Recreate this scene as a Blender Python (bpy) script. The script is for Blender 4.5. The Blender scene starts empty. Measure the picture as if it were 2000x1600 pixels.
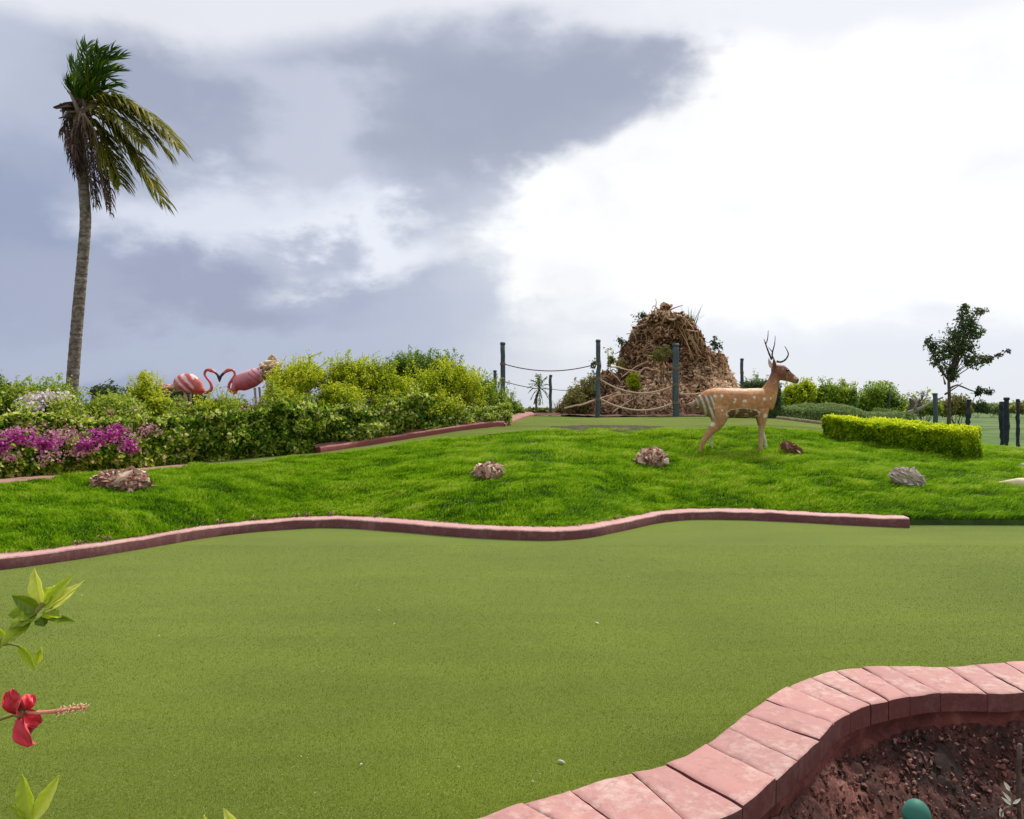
import bpy, math, random
import numpy as np
from mathutils import Vector

# ------------------------------------------------------------------ camera, sky, sun, exposure
R = math.radians
F = 1500.0            # focal length in photo pixels (photo 2000 x 1600)
CH = 1.5              # eye height above the putting green
scene = bpy.context.scene
C = scene.collection
rng = np.random.default_rng(7)
random.seed(7)

cam_d = bpy.data.cameras.new('camera'); cam = bpy.data.objects.new('camera', cam_d); C.objects.link(cam)
cam.location = (0, 0, CH); cam.rotation_euler = (R(90), 0, 0)
cam_d.sensor_width = 36; cam_d.lens = 36 * F / 2000; cam_d.clip_start = 0.05; cam_d.clip_end = 6000
scene.camera = cam
scene.render.resolution_x = 1024; scene.render.resolution_y = 819
scene.view_settings.view_transform = 'Standard'; scene.view_settings.look = 'None'
scene.view_settings.exposure = 0.0; scene.view_settings.gamma = 1.0

SUN_AZ = 38.0   # degrees to the right of straight ahead
SUN_EL = 56.0
sd = bpy.data.lights.new('sun', 'SUN'); sun = bpy.data.objects.new('sun', sd); C.objects.link(sun)
sd.energy = 4.3; sd.angle = R(6); sd.color = (1.0, 0.95, 0.87)
dv = Vector((math.sin(R(SUN_AZ)) * math.cos(R(SUN_EL)), math.cos(R(SUN_AZ)) * math.cos(R(SUN_EL)), math.sin(R(SUN_EL))))
sun.rotation_euler = (-dv).to_track_quat('-Z', 'Y').to_euler(); sun.location = (6, 10, 20)

def lin(r, g, b):
    f = lambda c: (c / 255 / 12.92) if c / 255 <= 0.04045 else ((c / 255 + 0.055) / 1.055) ** 2.4
    return (f(r), f(g), f(b), 1.0)

class X:   # tiny expression helper over shader math nodes
    def __init__(s, nt, v): s.nt = nt; s.v = v
    def op(s, o, *a, clamp=False):
        n = s.nt.nodes.new('ShaderNodeMath'); n.operation = o; n.use_clamp = clamp
        for i, x in enumerate((s,) + a):
            x = x.v if isinstance(x, X) else x
            if isinstance(x, (int, float)): n.inputs[i].default_value = x
            else: s.nt.links.new(x, n.inputs[i])
        return X(s.nt, n.outputs[0])
    def __add__(s, o): return s.op('ADD', o)
    def __sub__(s, o): return s.op('SUBTRACT', o)
    def __mul__(s, o): return s.op('MULTIPLY', o)
    def __truediv__(s, o): return s.op('DIVIDE', o)
    def smooth(s, a, b):
        n = s.nt.nodes.new('ShaderNodeMapRange'); n.interpolation_type = 'SMOOTHSTEP'
        s.nt.links.new(s.v, n.inputs[0]); n.inputs[1].default_value = a; n.inputs[2].default_value = b
        return X(s.nt, n.outputs[0])

def mixc(nt, fac, a, b):
    n = nt.nodes.new('ShaderNodeMix'); n.data_type = 'RGBA'
    for sock, v in ((n.inputs[0], fac), (n.inputs[6], a), (n.inputs[7], b)):
        if isinstance(v, X): v = v.v
        if isinstance(v, (int, float, tuple)): sock.default_value = v
        else: nt.links.new(v, sock)
    return n.outputs[2]

def az(px): return math.degrees(math.atan((px - 1000) / F))
def el(px, py): return math.degrees(math.atan((800 - py) / F * math.cos(R(az(px)))))

def make_world():
    w = bpy.data.worlds.new('World'); scene.world = w; w.use_nodes = True
    nt = w.node_tree; nt.nodes.clear(); L = nt.links.new
    out = nt.nodes.new('ShaderNodeOutputWorld')
    bgs = nt.nodes.new('ShaderNodeBackground'); bgc = nt.nodes.new('ShaderNodeBackground'); mx = nt.nodes.new('ShaderNodeMixShader')
    sky = nt.nodes.new('ShaderNodeTexSky'); sky.sky_type = 'NISHITA'; sky.sun_disc = False
    sky.sun_elevation = R(SUN_EL); sky.sun_rotation = R(SUN_AZ); sky.dust_density = 2.0
    L(sky.outputs[0], bgs.inputs[0]); bgs.inputs[1].default_value = 0.09
    tc = nt.nodes.new('ShaderNodeTexCoord'); sp = nt.nodes.new('ShaderNodeSeparateXYZ'); L(tc.outputs['Generated'], sp.inputs[0])
    x, y, z = (X(nt, sp.outputs[i]) for i in range(3))
    A = x.op('ARCTAN2', y) * (180 / math.pi)
    Ev = z.op('ARCSINE') * (180 / math.pi)
    def noise(scale, detail=6, rough=0.55, zs=2.2, off=0.0, dist=0.0):
        mp = nt.nodes.new('ShaderNodeMapping'); mp.inputs['Scale'].default_value = (1, 1, zs); mp.inputs['Location'].default_value = (off, off * 1.7, off * .6)
        L(tc.outputs['Generated'], mp.inputs[0])
        n = nt.nodes.new('ShaderNodeTexNoise'); n.inputs['Scale'].default_value = scale; n.inputs['Detail'].default_value = detail
        n.inputs['Roughness'].default_value = rough; n.inputs['Distortion'].default_value = dist
        L(mp.outputs[0], n.inputs['Vector']); return X(nt, n.outputs[0]) - 0.5
    n1 = noise(3.2, 7, .5, 2.0, 3.1); n2 = noise(9, 6, .55, 1.8, 8.4); n3 = noise(5.5, 8, .55, 1.7, 1.2, .3)
    a = A + n1 * 22 + n2 * 12 + n3 * 6; e = Ev + n3 * 10 + n2 * 6 + n1 * 3
    # thin backdrop: blue grey to the left, pale to the right
    col = mixc(nt, (A + n1 * 20).smooth(-26, 14), lin(158, 169, 196), lin(236, 240, 247))
    def blob(col, px, py, rx, ry, c, amt=1.0, soft=1.25, aa=a, ee=e):
        a0, e0 = az(px), el(px, py); ra = rx / F * 57 * math.cos(R(a0)); re = ry / F * 57
        d = (((aa - a0) / ra).op('POWER', 2.0) + ((ee - e0) / re).op('POWER', 2.0)).op('SQRT')
        m = (d * -1.0 + 1.0 + soft * .5).smooth(0, soft) * amt
        return mixc(nt, m, col, lin(min(255, c[0] + 7), min(255, c[1] + 8), min(255, c[2] + 9)))
    col = blob(col, 60, 130, 260, 120, (208, 214, 229), .95)
    col = blob(col, 420, 620, 420, 110, (178, 186, 207), .8)
    col = blob(col, 700, 200, 720, 230, (174, 180, 199), .9)
    col = blob(col, 400, 140, 180, 120, (158, 165, 186), .9)
    col = blob(col, 60, 420, 150, 160, (150, 160, 188), .8)
    col = blob(col, 1040, 170, 330, 110, (157, 163, 183), .95)
    col = blob(col, 900, 290, 140, 80, (162, 168, 187), .7)
    col = blob(col, 600, 250, 110, 200, (208, 212, 225), .6)
    col = blob(col, 460, 425, 240, 62, (222, 226, 238), .95)
    col = blob(col, 690, 480, 170, 45, (234, 237, 245), .95)
    col = blob(col, 400, 572, 250, 52, (154, 161, 185), .95)
    col = blob(col, 570, 500, 90, 34, (168, 175, 197), .8)
    col = blob(col, 140, 560, 130, 50, (166, 172, 196), .8)
    col = blob(col, 300, 690, 420, 30, (176, 185, 206), .6)
    # bright overcast break on the right, its ragged edge as azimuth over elevation
    fc = nt.nodes.new('ShaderNodeFloatCurve'); cv = fc.mapping.curves[0]
    pts = [(660, 990), (600, 940), (540, 925), (480, 915), (420, 950), (360, 985), (320, 1020), (285, 1110), (240, 1200), (180, 1290), (110, 1335), (50, 1350), (0, 1345)]
    cps = sorted((max(0, el(px, py)) / 90, (az(px) + 40) / 80) for py, px in pts)
    cps = [(0, cps[0][1])] + cps + [(0.40, .60), (0.6, .2), (1, 0)]
    cv.points[0].location = cps[0]; cv.points[1].location = cps[-1]
    for q in cps[1:-1]: cv.points.new(*q)
    fc.mapping.update(); L((Ev / 90.0).v, fc.inputs[1])
    bnd = X(nt, fc.outputs[0]) * 80.0 - 40.0
    edge = (A + n2 * 16 + n3 * 14 + n1 * 6 - bnd).smooth(-3.2, 3.4)
    low = (Ev + n3 * 6 + n1 * 3).smooth(3.4, 8.6)
    col = mixc(nt, edge * low, col, mixc(nt, (n3 + n1).smooth(-.25, .15), (.955, .965, .985, 1), (1.12, 1.13, 1.14, 1)))
    # glow of the veil towards the hidden sun, thin grey bank low at the right
    col = blob(col, 1760, 690, 500, 60, (228, 232, 242), .6)
    # bright upper deck just above the dark bank, and the dome overhead and behind
    top = (Ev + n1 * 4 + n2 * 3 - (A.op('ABSOLUTE') * -.11 + 27.3)).smooth(-1.3, .9)
    col = mixc(nt, top * .88, col, lin(242, 244, 251))
    back = (y * -1.0).smooth(-.1, .6)
    col = mixc(nt, back * .85, col, (.80, .83, .89, 1))
    gr = z.smooth(-.35, -.02)
    col = mixc(nt, gr, (.12, .14, .08, 1), col)
    L(col, bgc.inputs[0]); bgc.inputs[1].default_value = 1.0
    mx.inputs[0].default_value = 0.93
    L(bgs.outputs[0], mx.inputs[1]); L(bgc.outputs[0], mx.inputs[2]); L(mx.outputs[0], out.inputs[0])
    w.cycles.sampling_method = 'MANUAL'; w.cycles.sample_map_resolution = 1024
make_world()

# ------------------------------------------------------------------ small tools
OFF = {}
def tag(o, label=None, cat=None, group=None, kind=None):
    if label: o['label'] = label
    if cat: o['category'] = cat
    if group: o['group'] = group
    if kind: o['kind'] = kind
    return o
def thing(name, label, cat, loc, group=None):
    o = bpy.data.objects.new(name, None); C.objects.link(o); o.location = loc; o.empty_display_size = .1
    OFF[o.name] = np.array(loc, float); return tag(o, label, cat, group)

class MB:
    """collects vertices and faces (world coordinates) and links them as one mesh object"""
    def __init__(s): s.V = []; s.Q = []; s.T = []; s.tone = []; s.col = []; s.n = 0
    def add(s, V, Q=None, T=None, tone=.5, col=None):
        V = np.asarray(V, float).reshape(-1, 3); s.V.append(V)
        if Q is not None and len(Q): s.Q.append(np.asarray(Q, np.int64).reshape(-1, 4) + s.n)
        if T is not None and len(T): s.T.append(np.asarray(T, np.int64).reshape(-1, 3) + s.n)
        s.tone.append(np.broadcast_to(np.asarray(tone, float), (len(V),)).copy())
        s.col.append(np.broadcast_to(np.asarray(col if col is not None else (.5, .5, .5), float), (len(V), 3)).copy())
        s.n += len(V)
    def build(s, name, mat, parent=None, loc=None, smooth=True):
        V = np.concatenate(s.V); off = np.zeros(3)
        if parent is not None: off = OFF[parent.name]
        elif loc is not None: off = np.array(loc, float)
        Q = np.concatenate(s.Q) if s.Q else np.zeros((0, 4), np.int64); T = np.concatenate(s.T) if s.T else np.zeros((0, 3), np.int64)
        me = bpy.data.meshes.new(name); me.vertices.add(len(V)); me.vertices.foreach_set('co', (V - off).astype(np.float32).ravel())
        nl = Q.size + T.size; me.loops.add(nl); me.loops.foreach_set('vertex_index', np.concatenate([Q.ravel(), T.ravel()]).astype(np.int32))
        me.polygons.add(len(Q) + len(T))
        me.polygons.foreach_set('loop_start', np.concatenate([np.arange(len(Q)) * 4, Q.size + np.arange(len(T)) * 3]).astype(np.int32))
        me.polygons.foreach_set('use_smooth', np.full(len(Q) + len(T), smooth, bool))
        me.update(calc_edges=True)
        at = me.attributes.new('tone', 'FLOAT', 'POINT'); at.data.foreach_set('value', np.concatenate(s.tone).astype(np.float32))
        cc = np.concatenate(s.col); ca = me.attributes.new('paint', 'FLOAT_COLOR', 'POINT')
        ca.data.foreach_set('color', np.concatenate([cc, np.ones((len(cc), 1))], 1).astype(np.float32).ravel())
        if mat: me.materials.append(mat)
        o = bpy.data.objects.new(name, me); C.objects.link(o)
        if parent is not None: o.parent = parent; OFF[o.name] = off
        elif loc is not None: o.location = loc; OFF[o.name] = off
        else: OFF[o.name] = off
        return o

def P(px, py, Y): return np.array([(px - 1000) / F * Y, Y, CH - (py - 800) / F * Y])
def norm(v): return v / np.maximum(np.linalg.norm(v, axis=-1, keepdims=True), 1e-9)
def pchip(x, xp, yp):
    x = np.asarray(x, float); xp = np.asarray(xp, float); yp = np.asarray(yp, float)
    h = np.diff(xp); d = np.diff(yp) / h; m = np.zeros_like(yp)
    m[1:-1] = np.where(d[:-1] * d[1:] > 0, 2 * d[:-1] * d[1:] / np.where(d[:-1] + d[1:] == 0, 1, d[:-1] + d[1:]), 0)
    m[0] = d[0]; m[-1] = d[-1]
    i = np.clip(np.searchsorted(xp, x) - 1, 0, len(xp) - 2); t = np.clip((x - xp[i]) / h[i], 0, 1)
    return (2*t**3-3*t**2+1)*yp[i] + (t**3-2*t**2+t)*h[i]*m[i] + (-2*t**3+3*t**2)*yp[i+1] + (t**3-t**2)*h[i]*m[i+1]

_perm = np.random.default_rng(3).permutation(4096); _val = np.random.default_rng(4).random(4096)
def vnoise(x, y, z=0.0):
    x, y, z = np.broadcast_arrays(np.asarray(x, float), np.asarray(y, float), np.asarray(z, float))
    xi, yi, zi = np.floor(x).astype(int), np.floor(y).astype(int), np.floor(z).astype(int)
    fx, fy, fz = x - xi, y - yi, z - zi; fx, fy, fz = (f * f * (3 - 2 * f) for f in (fx, fy, fz))
    h = lambda a, b, c: _val[_perm[(_perm[(_perm[a & 4095] + b) & 4095] + c) & 4095]]
    L_ = lambda a, b, t: a + (b - a) * t
    return L_(L_(L_(h(xi, yi, zi), h(xi+1, yi, zi), fx), L_(h(xi, yi+1, zi), h(xi+1, yi+1, zi), fx), fy),
              L_(L_(h(xi, yi, zi+1), h(xi+1, yi, zi+1), fx), L_(h(xi, yi+1, zi+1), h(xi+1, yi+1, zi+1), fx), fy), fz) - .5
def fbm(x, y, z=0.0, o=4):
    s = 0; a = 1.0
    for k in range(o): s = s + a * vnoise(np.asarray(x) * 2**k + 17.3*k, np.asarray(y) * 2**k + 5.1*k, np.asarray(z) * 2**k); a *= .5
    return s

def tube(mb, pts, rad, sides=6, tone=.5, col=None, cap=True, flat=1.0, up=(0, 0, 1)):
    """round tube along pts; flat scales the radius across 'up'"""
    p = np.asarray(pts, float); n = len(p); r = np.broadcast_to(np.asarray(rad, float), (n,))
    t = norm(np.gradient(p, axis=0)); c_ = [np.cross(t, np.array(a_, float)) for a_ in ((0, 0, 1), (0, 1, 0), (1, 0, 0))]
    s = norm(max(c_, key=lambda q: np.linalg.norm(q, axis=1).min())); u = norm(np.cross(s, t))
    an = np.linspace(0, 2*np.pi, sides, endpoint=False)
    V = p[:, None] + r[:, None, None] * (np.cos(an)[None, :, None] * s[:, None] * flat + np.sin(an)[None, :, None] * u[:, None])
    i = np.arange(n-1)[:, None]; j = np.arange(sides)[None]; k = (j + 1) % sides
    Q = np.stack(np.broadcast_arrays(i*sides+j, i*sides+k, (i+1)*sides+k, (i+1)*sides+j), -1).reshape(-1, 4)
    V = V.reshape(-1, 3); T = []
    if cap:
        V = np.concatenate([V, p[:1], p[-1:]]); a, b = n*sides, n*sides+1
        for q in range(sides): T += [(a, (q+1) % sides, q), (b, (n-1)*sides+q, (n-1)*sides+(q+1) % sides)]
    mb.add(V, Q, T, tone, col)
def spline(pts, n):
    p = np.asarray(pts, float); d = np.r_[0, np.cumsum(np.linalg.norm(np.diff(p, axis=0), axis=1))]; t = np.linspace(0, d[-1], n)
    return np.stack([pchip(t, d, p[:, k]) for k in range(p.shape[1])], 1)
def grid(mb, G, tone=.5):
    a, b = G.shape[:2]; i = np.arange(a-1)[:, None]; j = np.arange(b-1)[None]
    Q = np.stack(np.broadcast_arrays(i*b+j, (i+1)*b+j, (i+1)*b+j+1, i*b+j+1), -1).reshape(-1, 4)
    mb.add(G.reshape(-1, 3), Q, tone=tone if np.isscalar(tone) else tone.reshape(-1))

# ------------------------------------------------------------------ materials
def nodes(name):
    m = bpy.data.materials.new(name); m.use_nodes = True; nt = m.node_tree; b = nt.nodes['Principled BSDF']; return m, nt, b
def ramp(nt, fac, stops):
    r = nt.nodes.new('ShaderNodeValToRGB'); nt.links.new(fac, r.inputs[0]); cr = r.color_ramp
    while len(cr.elements) < len(stops): cr.elements.new(.5)
    for e_, (p, c) in zip(cr.elements, stops): e_.position = p; e_.color = tuple(c[:3]) + (1,)
    return r.outputs[0]
def ntex(nt, scale, detail=4, rough=.6, vec=(1, 1, 1), dist=0, kind='noise'):
    tc = nt.nodes.new('ShaderNodeTexCoord'); mp = nt.nodes.new('ShaderNodeMapping'); mp.inputs['Scale'].default_value = vec
    geo = nt.nodes.new('ShaderNodeNewGeometry'); nt.links.new(geo.outputs['Position'], mp.inputs[0])
    if kind == 'voronoi':
        n = nt.nodes.new('ShaderNodeTexVoronoi'); n.inputs['Scale'].default_value = scale; nt.links.new(mp.outputs[0], n.inputs['Vector']); return n.outputs['Distance'], n.outputs['Color']
    n = nt.nodes.new('ShaderNodeTexNoise'); n.inputs['Scale'].default_value = scale; n.inputs['Detail'].default_value = detail
    n.inputs['Roughness'].default_value = rough; n.inputs['Distortion'].default_value = dist
    nt.links.new(mp.outputs[0], n.inputs['Vector']); return n.outputs[0]
def attr(nt, name, out='Fac'):
    a = nt.nodes.new('ShaderNodeAttribute'); a.attribute_name = name; return a.outputs[out]
def bump(nt, b, h, strength, dist):
    n = nt.nodes.new('ShaderNodeBump'); n.inputs['Strength'].default_value = strength; n.inputs['Distance'].default_value = dist
    nt.links.new(h, n.inputs['Height'])
    if b.inputs['Normal'].is_linked: nt.links.new(b.inputs['Normal'].links[0].from_socket, n.inputs['Normal'])
    nt.links.new(n.outputs[0], b.inputs['Normal'])
def leaf_mat(name, stops, trans=.35, rough=.45, spec=.35):
    m, nt, b = nodes(name); c = ramp(nt, attr(nt, 'tone'), stops)
    nt.links.new(c, b.inputs['Base Color']); b.inputs['Roughness'].default_value = rough; b.inputs['Specular IOR Level'].default_value = spec
    t = nt.nodes.new('ShaderNodeBsdfTranslucent'); nt.links.new(c, t.inputs[0]); mx = nt.nodes.new('ShaderNodeMixShader'); mx.inputs[0].default_value = trans
    nt.links.new(b.outputs[0], mx.inputs[1]); nt.links.new(t.outputs[0], mx.inputs[2]); nt.links.new(mx.outputs[0], nt.nodes['Material Output'].inputs[0])
    return m
def rough_mat(name, stops, scale=8, detail=5, rough=.85, bs=.5, bd=.01, bscale=None, vec=(1, 1, 1), spec=.3, dist=0):
    m, nt, b = nodes(name); f = ntex(nt, scale, detail, .62, vec, dist)
    nt.links.new(ramp(nt, f, stops), b.inputs['Base Color']); b.inputs['Roughness'].default_value = rough; b.inputs['Specular IOR Level'].default_value = spec
    bump(nt, b, ntex(nt, bscale or scale*4, 5, .65, vec), bs, bd); return m
def tone_mat(name, stops, rough=.85, scale=20, bs=.6, bd=.01, mixn=.35, vec=(1, 1, 1)):
    """colour by the per-piece tone attribute, broken up by noise"""
    m, nt, b = nodes(name); t = X(nt, attr(nt, 'tone')) + (X(nt, ntex(nt, scale, 5, .65, vec)) - .5) * (mixn*2)
    nt.links.new(ramp(nt, t.v, stops), b.inputs['Base Color']); b.inputs['Roughness'].default_value = rough; b.inputs['Specular IOR Level'].default_value = .25
    bump(nt, b, ntex(nt, scale*1.7, 6, .7, vec), bs, bd); return m
def paint_mat(name, rough=.6, amt=.25, scale=14, bs=.25, bd=.004, spec=.35):
    m, nt, b = nodes(name); n = X(nt, ntex(nt, scale, 6, .65))
    v = n.smooth(.3, .7) * amt + (1 - amt * .5)
    mu = nt.nodes.new('ShaderNodeMix'); mu.data_type = 'RGBA'; mu.blend_type = 'MULTIPLY'; mu.inputs[0].default_value = 1
    nt.links.new(attr(nt, 'paint', 'Color'), mu.inputs[6]); nt.links.new(v.v, mu.inputs[7])
    nt.links.new(mu.outputs[2], b.inputs['Base Color']); b.inputs['Roughness'].default_value = rough; b.inputs['Specular IOR Level'].default_value = spec
    bump(nt, b, ntex(nt, scale*3, 5, .6), bs, bd); return m

M = {}
# artificial turf of the putting green
def turf(name, c0, c1, spk, sheen):
    m, nt, b = nodes(name)
    fine = X(nt, ntex(nt, 190, 2, .8)); mid = X(nt, ntex(nt, 55, 4, .75)); big = X(nt, ntex(nt, .55, 4, .55)); str_ = X(nt, ntex(nt, 1.6, 3, .5, (.35, 2.2, 1)))
    f = (fine - .5) * 2.0 + (mid - .5) * 1.1 + (big - .5) * .9 + (str_ - .5) * .5 + .5
    c = ramp(nt, f.v, [(.1, c0), (.5, tuple((a + b_) / 2 for a, b_ in zip(c0, c1))), (.9, c1)])
    sp = X(nt, ntex(nt, 150, 1, .5)).smooth(.70, .76) * X(nt, ntex(nt, 4, 3, .6)).smooth(.36, .62)
    c = mixc(nt, sp * .9, c, spk)
    nt.links.new(c, b.inputs['Base Color']); b.inputs['Roughness'].default_value = .95; b.inputs['Specular IOR Level'].default_value = .03
    b.inputs['Sheen Weight'].default_value = sheen; b.inputs['Sheen Roughness'].default_value = .38; b.inputs['Sheen Tint'].default_value = (.85, 1, .48, 1)
    bump(nt, b, fine.v, .8, .004); bump(nt, b, ntex(nt, 1.3, 3, .5), .25, .02); return m
M['turf'] = turf('artificial_turf', (.062, .083, .007), (.132, .172, .014), (.62, .66, .36, 1), .38)
M['turf2'] = turf('fairway_turf', (.060, .085, .010), (.150, .190, .035), (.5, .55, .3, 1), .12)
M['lawn'] = rough_mat('lawn_soil', [(.3, (.015, .03, .006)), (.7, (.04, .09, .008))], 3, 5, .95, .6, .02, 30)
M['ground'] = rough_mat('ground', [(.30, (.03, .055, .010)), (.46, (.05, .10, .015)), (.56, (.085, .16, .02)), (.64, (.13, .10, .05))], .35, 8, .95, .6, .03, 4)
M['soil'] = rough_mat('soil', [(.3, (.05, .022, .014)), (.55, (.13, .05, .032)), (.75, (.22, .12, .075))], 6, 6, .95, .8, .03, 30)
M['path'] = rough_mat('path_concrete', [(.3, (.24, .13, .10)), (.6, (.36, .21, .16)), (.8, (.44, .30, .23))], 5, 6, .9, .4, .004, 60)
M['grass'] = leaf_mat('grass_blade', [(0, (.022, .070, .002)), (.3, (.10, .24, .004)), (.6, (.23, .43, .007)), (.85, (.34, .51, .014)), (1, (.48, .55, .09))], .4, .6, .12)
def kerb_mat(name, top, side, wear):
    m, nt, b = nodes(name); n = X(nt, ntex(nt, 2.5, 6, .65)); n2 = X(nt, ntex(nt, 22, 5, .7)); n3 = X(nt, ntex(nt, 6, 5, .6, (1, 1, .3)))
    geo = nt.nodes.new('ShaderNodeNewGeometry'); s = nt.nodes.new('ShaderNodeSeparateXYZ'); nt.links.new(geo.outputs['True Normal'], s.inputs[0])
    # lit tops and shaded sides put into the colour; tread also worn
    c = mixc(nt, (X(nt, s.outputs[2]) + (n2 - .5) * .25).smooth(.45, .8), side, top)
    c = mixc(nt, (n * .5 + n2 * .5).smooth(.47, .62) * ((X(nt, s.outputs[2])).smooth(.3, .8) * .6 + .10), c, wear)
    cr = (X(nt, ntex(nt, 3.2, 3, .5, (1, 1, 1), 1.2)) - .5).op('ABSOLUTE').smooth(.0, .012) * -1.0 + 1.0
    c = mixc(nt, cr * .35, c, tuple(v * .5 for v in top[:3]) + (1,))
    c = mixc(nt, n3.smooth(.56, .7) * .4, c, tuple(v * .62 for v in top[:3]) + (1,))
    t = X(nt, attr(nt, 'tone'))
    mu = nt.nodes.new('ShaderNodeMix'); mu.data_type = 'RGBA'; mu.blend_type = 'MULTIPLY'; mu.inputs[0].default_value = 1
    nt.links.new(c, mu.inputs[6]); nt.links.new((t * .3 + .85).v, mu.inputs[7]); nt.links.new(mu.outputs[2], b.inputs['Base Color'])
    b.inputs['Roughness'].default_value = .75; bump(nt, b, n3.v, .4, .02); bump(nt, b, n2.v, .45, .007); bump(nt, b, ntex(nt, 120, 4, .7), .3, .002); return m
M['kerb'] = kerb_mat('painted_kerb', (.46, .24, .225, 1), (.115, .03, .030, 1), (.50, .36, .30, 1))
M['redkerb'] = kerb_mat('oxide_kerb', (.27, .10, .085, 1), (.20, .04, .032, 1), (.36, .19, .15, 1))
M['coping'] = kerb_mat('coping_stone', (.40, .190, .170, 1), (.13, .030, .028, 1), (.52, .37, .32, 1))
M['plaster'] = rough_mat('oxide_plaster', [(.3, (.055, .012, .010)), (.5, (.13, .028, .022)), (.7, (.22, .07, .05))], 7, 7, .7, .9, .02, 18)

# ------------------------------------------------------------------ the lie of the land
def zp(pts, z): return np.array([[(px - 1000) / F * (CH - z) * F / (py - 800), (CH - z) * F / (py - 800)] for px, py in pts])
kf = zp([(0, 1115), (100, 1101), (200, 1086), (300, 1069), (400, 1051), (500, 1039), (620, 1031), (700, 1033), (800, 1041), (900, 1050), (1000, 1055), (1080, 1057), (1150, 1052),
         (1220, 1037), (1290, 1021), (1350, 1015), (1450, 1016), (1550, 1020), (1650, 1026), (1778, 1032)], 0)
kf = np.vstack([[(-14, 4.2), (-9, 5.3), (-6.6, 6.3)], kf, [(7.5, 9.65), (9, 9.7), (16, 9.9)]])
KX = np.linspace(-14, 16, 600)
KY = np.interp(KX, kf[:, 0], kf[:, 1]); ker = np.exp(-np.linspace(-2, 2, 15)**2); KY = np.convolve(np.pad(KY, 7, 'edge'), ker/ker.sum(), 'valid')
Yf = lambda x: np.interp(x, KX, KY)
co = zp([(920, 1600), (1000, 1571), (1100, 1545), (1200, 1515), (1280, 1495), (1330, 1477), (1380, 1450), (1420, 1421), (1455, 1394), (1500, 1364), (1535, 1342), (1580, 1324), (1630, 1310), (1690, 1301),
         (1740, 1299), (1850, 1301), (1910, 1295), (2000, 1289)], .1)
co = np.vstack([[(-14, -.4), (-6, .3), (-2.5, 1.5), (-.9, 2.3)], co, [(3.6, 4.40), (5, 4.35), (8, 3.8), (16, 2.5)]])
ci = zp([(1396, 1598), (1440, 1578), (1516, 1519), (1560, 1480), (1600, 1443), (1635, 1405), (1696, 1377), (1760, 1362), (1824, 1352), (1892, 1350), (1952, 1352), (2000, 1348)], .1)
ci = np.vstack([[(-14, -.85), (-6, -.2), (-2.2, 1.0), (-.6, 1.95), (.15, 2.35)], ci, [(3.5, 3.97), (5, 3.9), (8, 3.35), (16, 2.1)]])
Yc = lambda x: pchip(x, co[:, 0], co[:, 1])
Yi = lambda x: pchip(x, ci[:, 0], ci[:, 1])

def curve(pts, left, right):
    w = np.array([P(*p) for p in pts]); return np.vstack([left, w, right])
c3 = curve([(0, 950, 9.5), (160, 931, 10.5), (380, 914, 12.0), (500, 905, 12.5), (620, 892, 13.2), (700, 882, 13.7), (800, 867, 14.2), (900, 855, 14.6), (1000, 845, 14.9), (1100, 842, 15.1), (1300, 842, 15.1),
            (1400, 840, 15.3), (1500, 838, 15.7), (1600, 848, 16), (1700, 853, 16.3), (1900, 868, 16.4), (2000, 885, 16.5)], [(-16, 7.5, .4), (-9, 8.5, .5)], [(13, 16.5, .45), (18, 16.5, .4)])
c4 = curve([(0, 937, 10.3), (160, 925, 11.3), (380, 906, 12.9), (500, 896, 13.4), (620, 886, 14.0), (700, 874, 14.6), (800, 858, 15.2), (900, 842, 15.7), (970, 834, 15.9), (1100, 834, 15.95), (1500, 833, 16.3),
            (1600, 838, 16.8), (1700, 845, 17.3), (1900, 872, 17.4), (2000, 892, 17.5)], [(-16, 8.3, .4), (-9, 9.3, .5)], [(13, 17.5, .38), (18, 17.5, .35)])
c5 = np.array([(-20, 14, .7), (-9, 14.5, .8), (-6, 16, .9), (-3, 18, 1.05), (-.6, 20, 1.25), (.5, 20.6, 1.31), (2.3, 20.9, 1.27), (4.6, 21.3, 1.29), (7, 22, 1.28), (9, 22, 1.1), (11, 21, .5), (13, 20.5, .42), (20, 20, .42)])
c6 = np.array([(-30, 26, .6), (-10, 26, .7), (-3, 27, 1.2), (1, 28, 1.32), (8, 28, 1.3), (12, 27, .95), (16, 26.5, .75), (30, 26, .7)])
c7 = np.array([(-60, 60, .4), (-10, 60, .6), (0, 60, 1.1), (15, 60, 1.15), (25, 60, .9), (60, 60, .7)])
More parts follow.
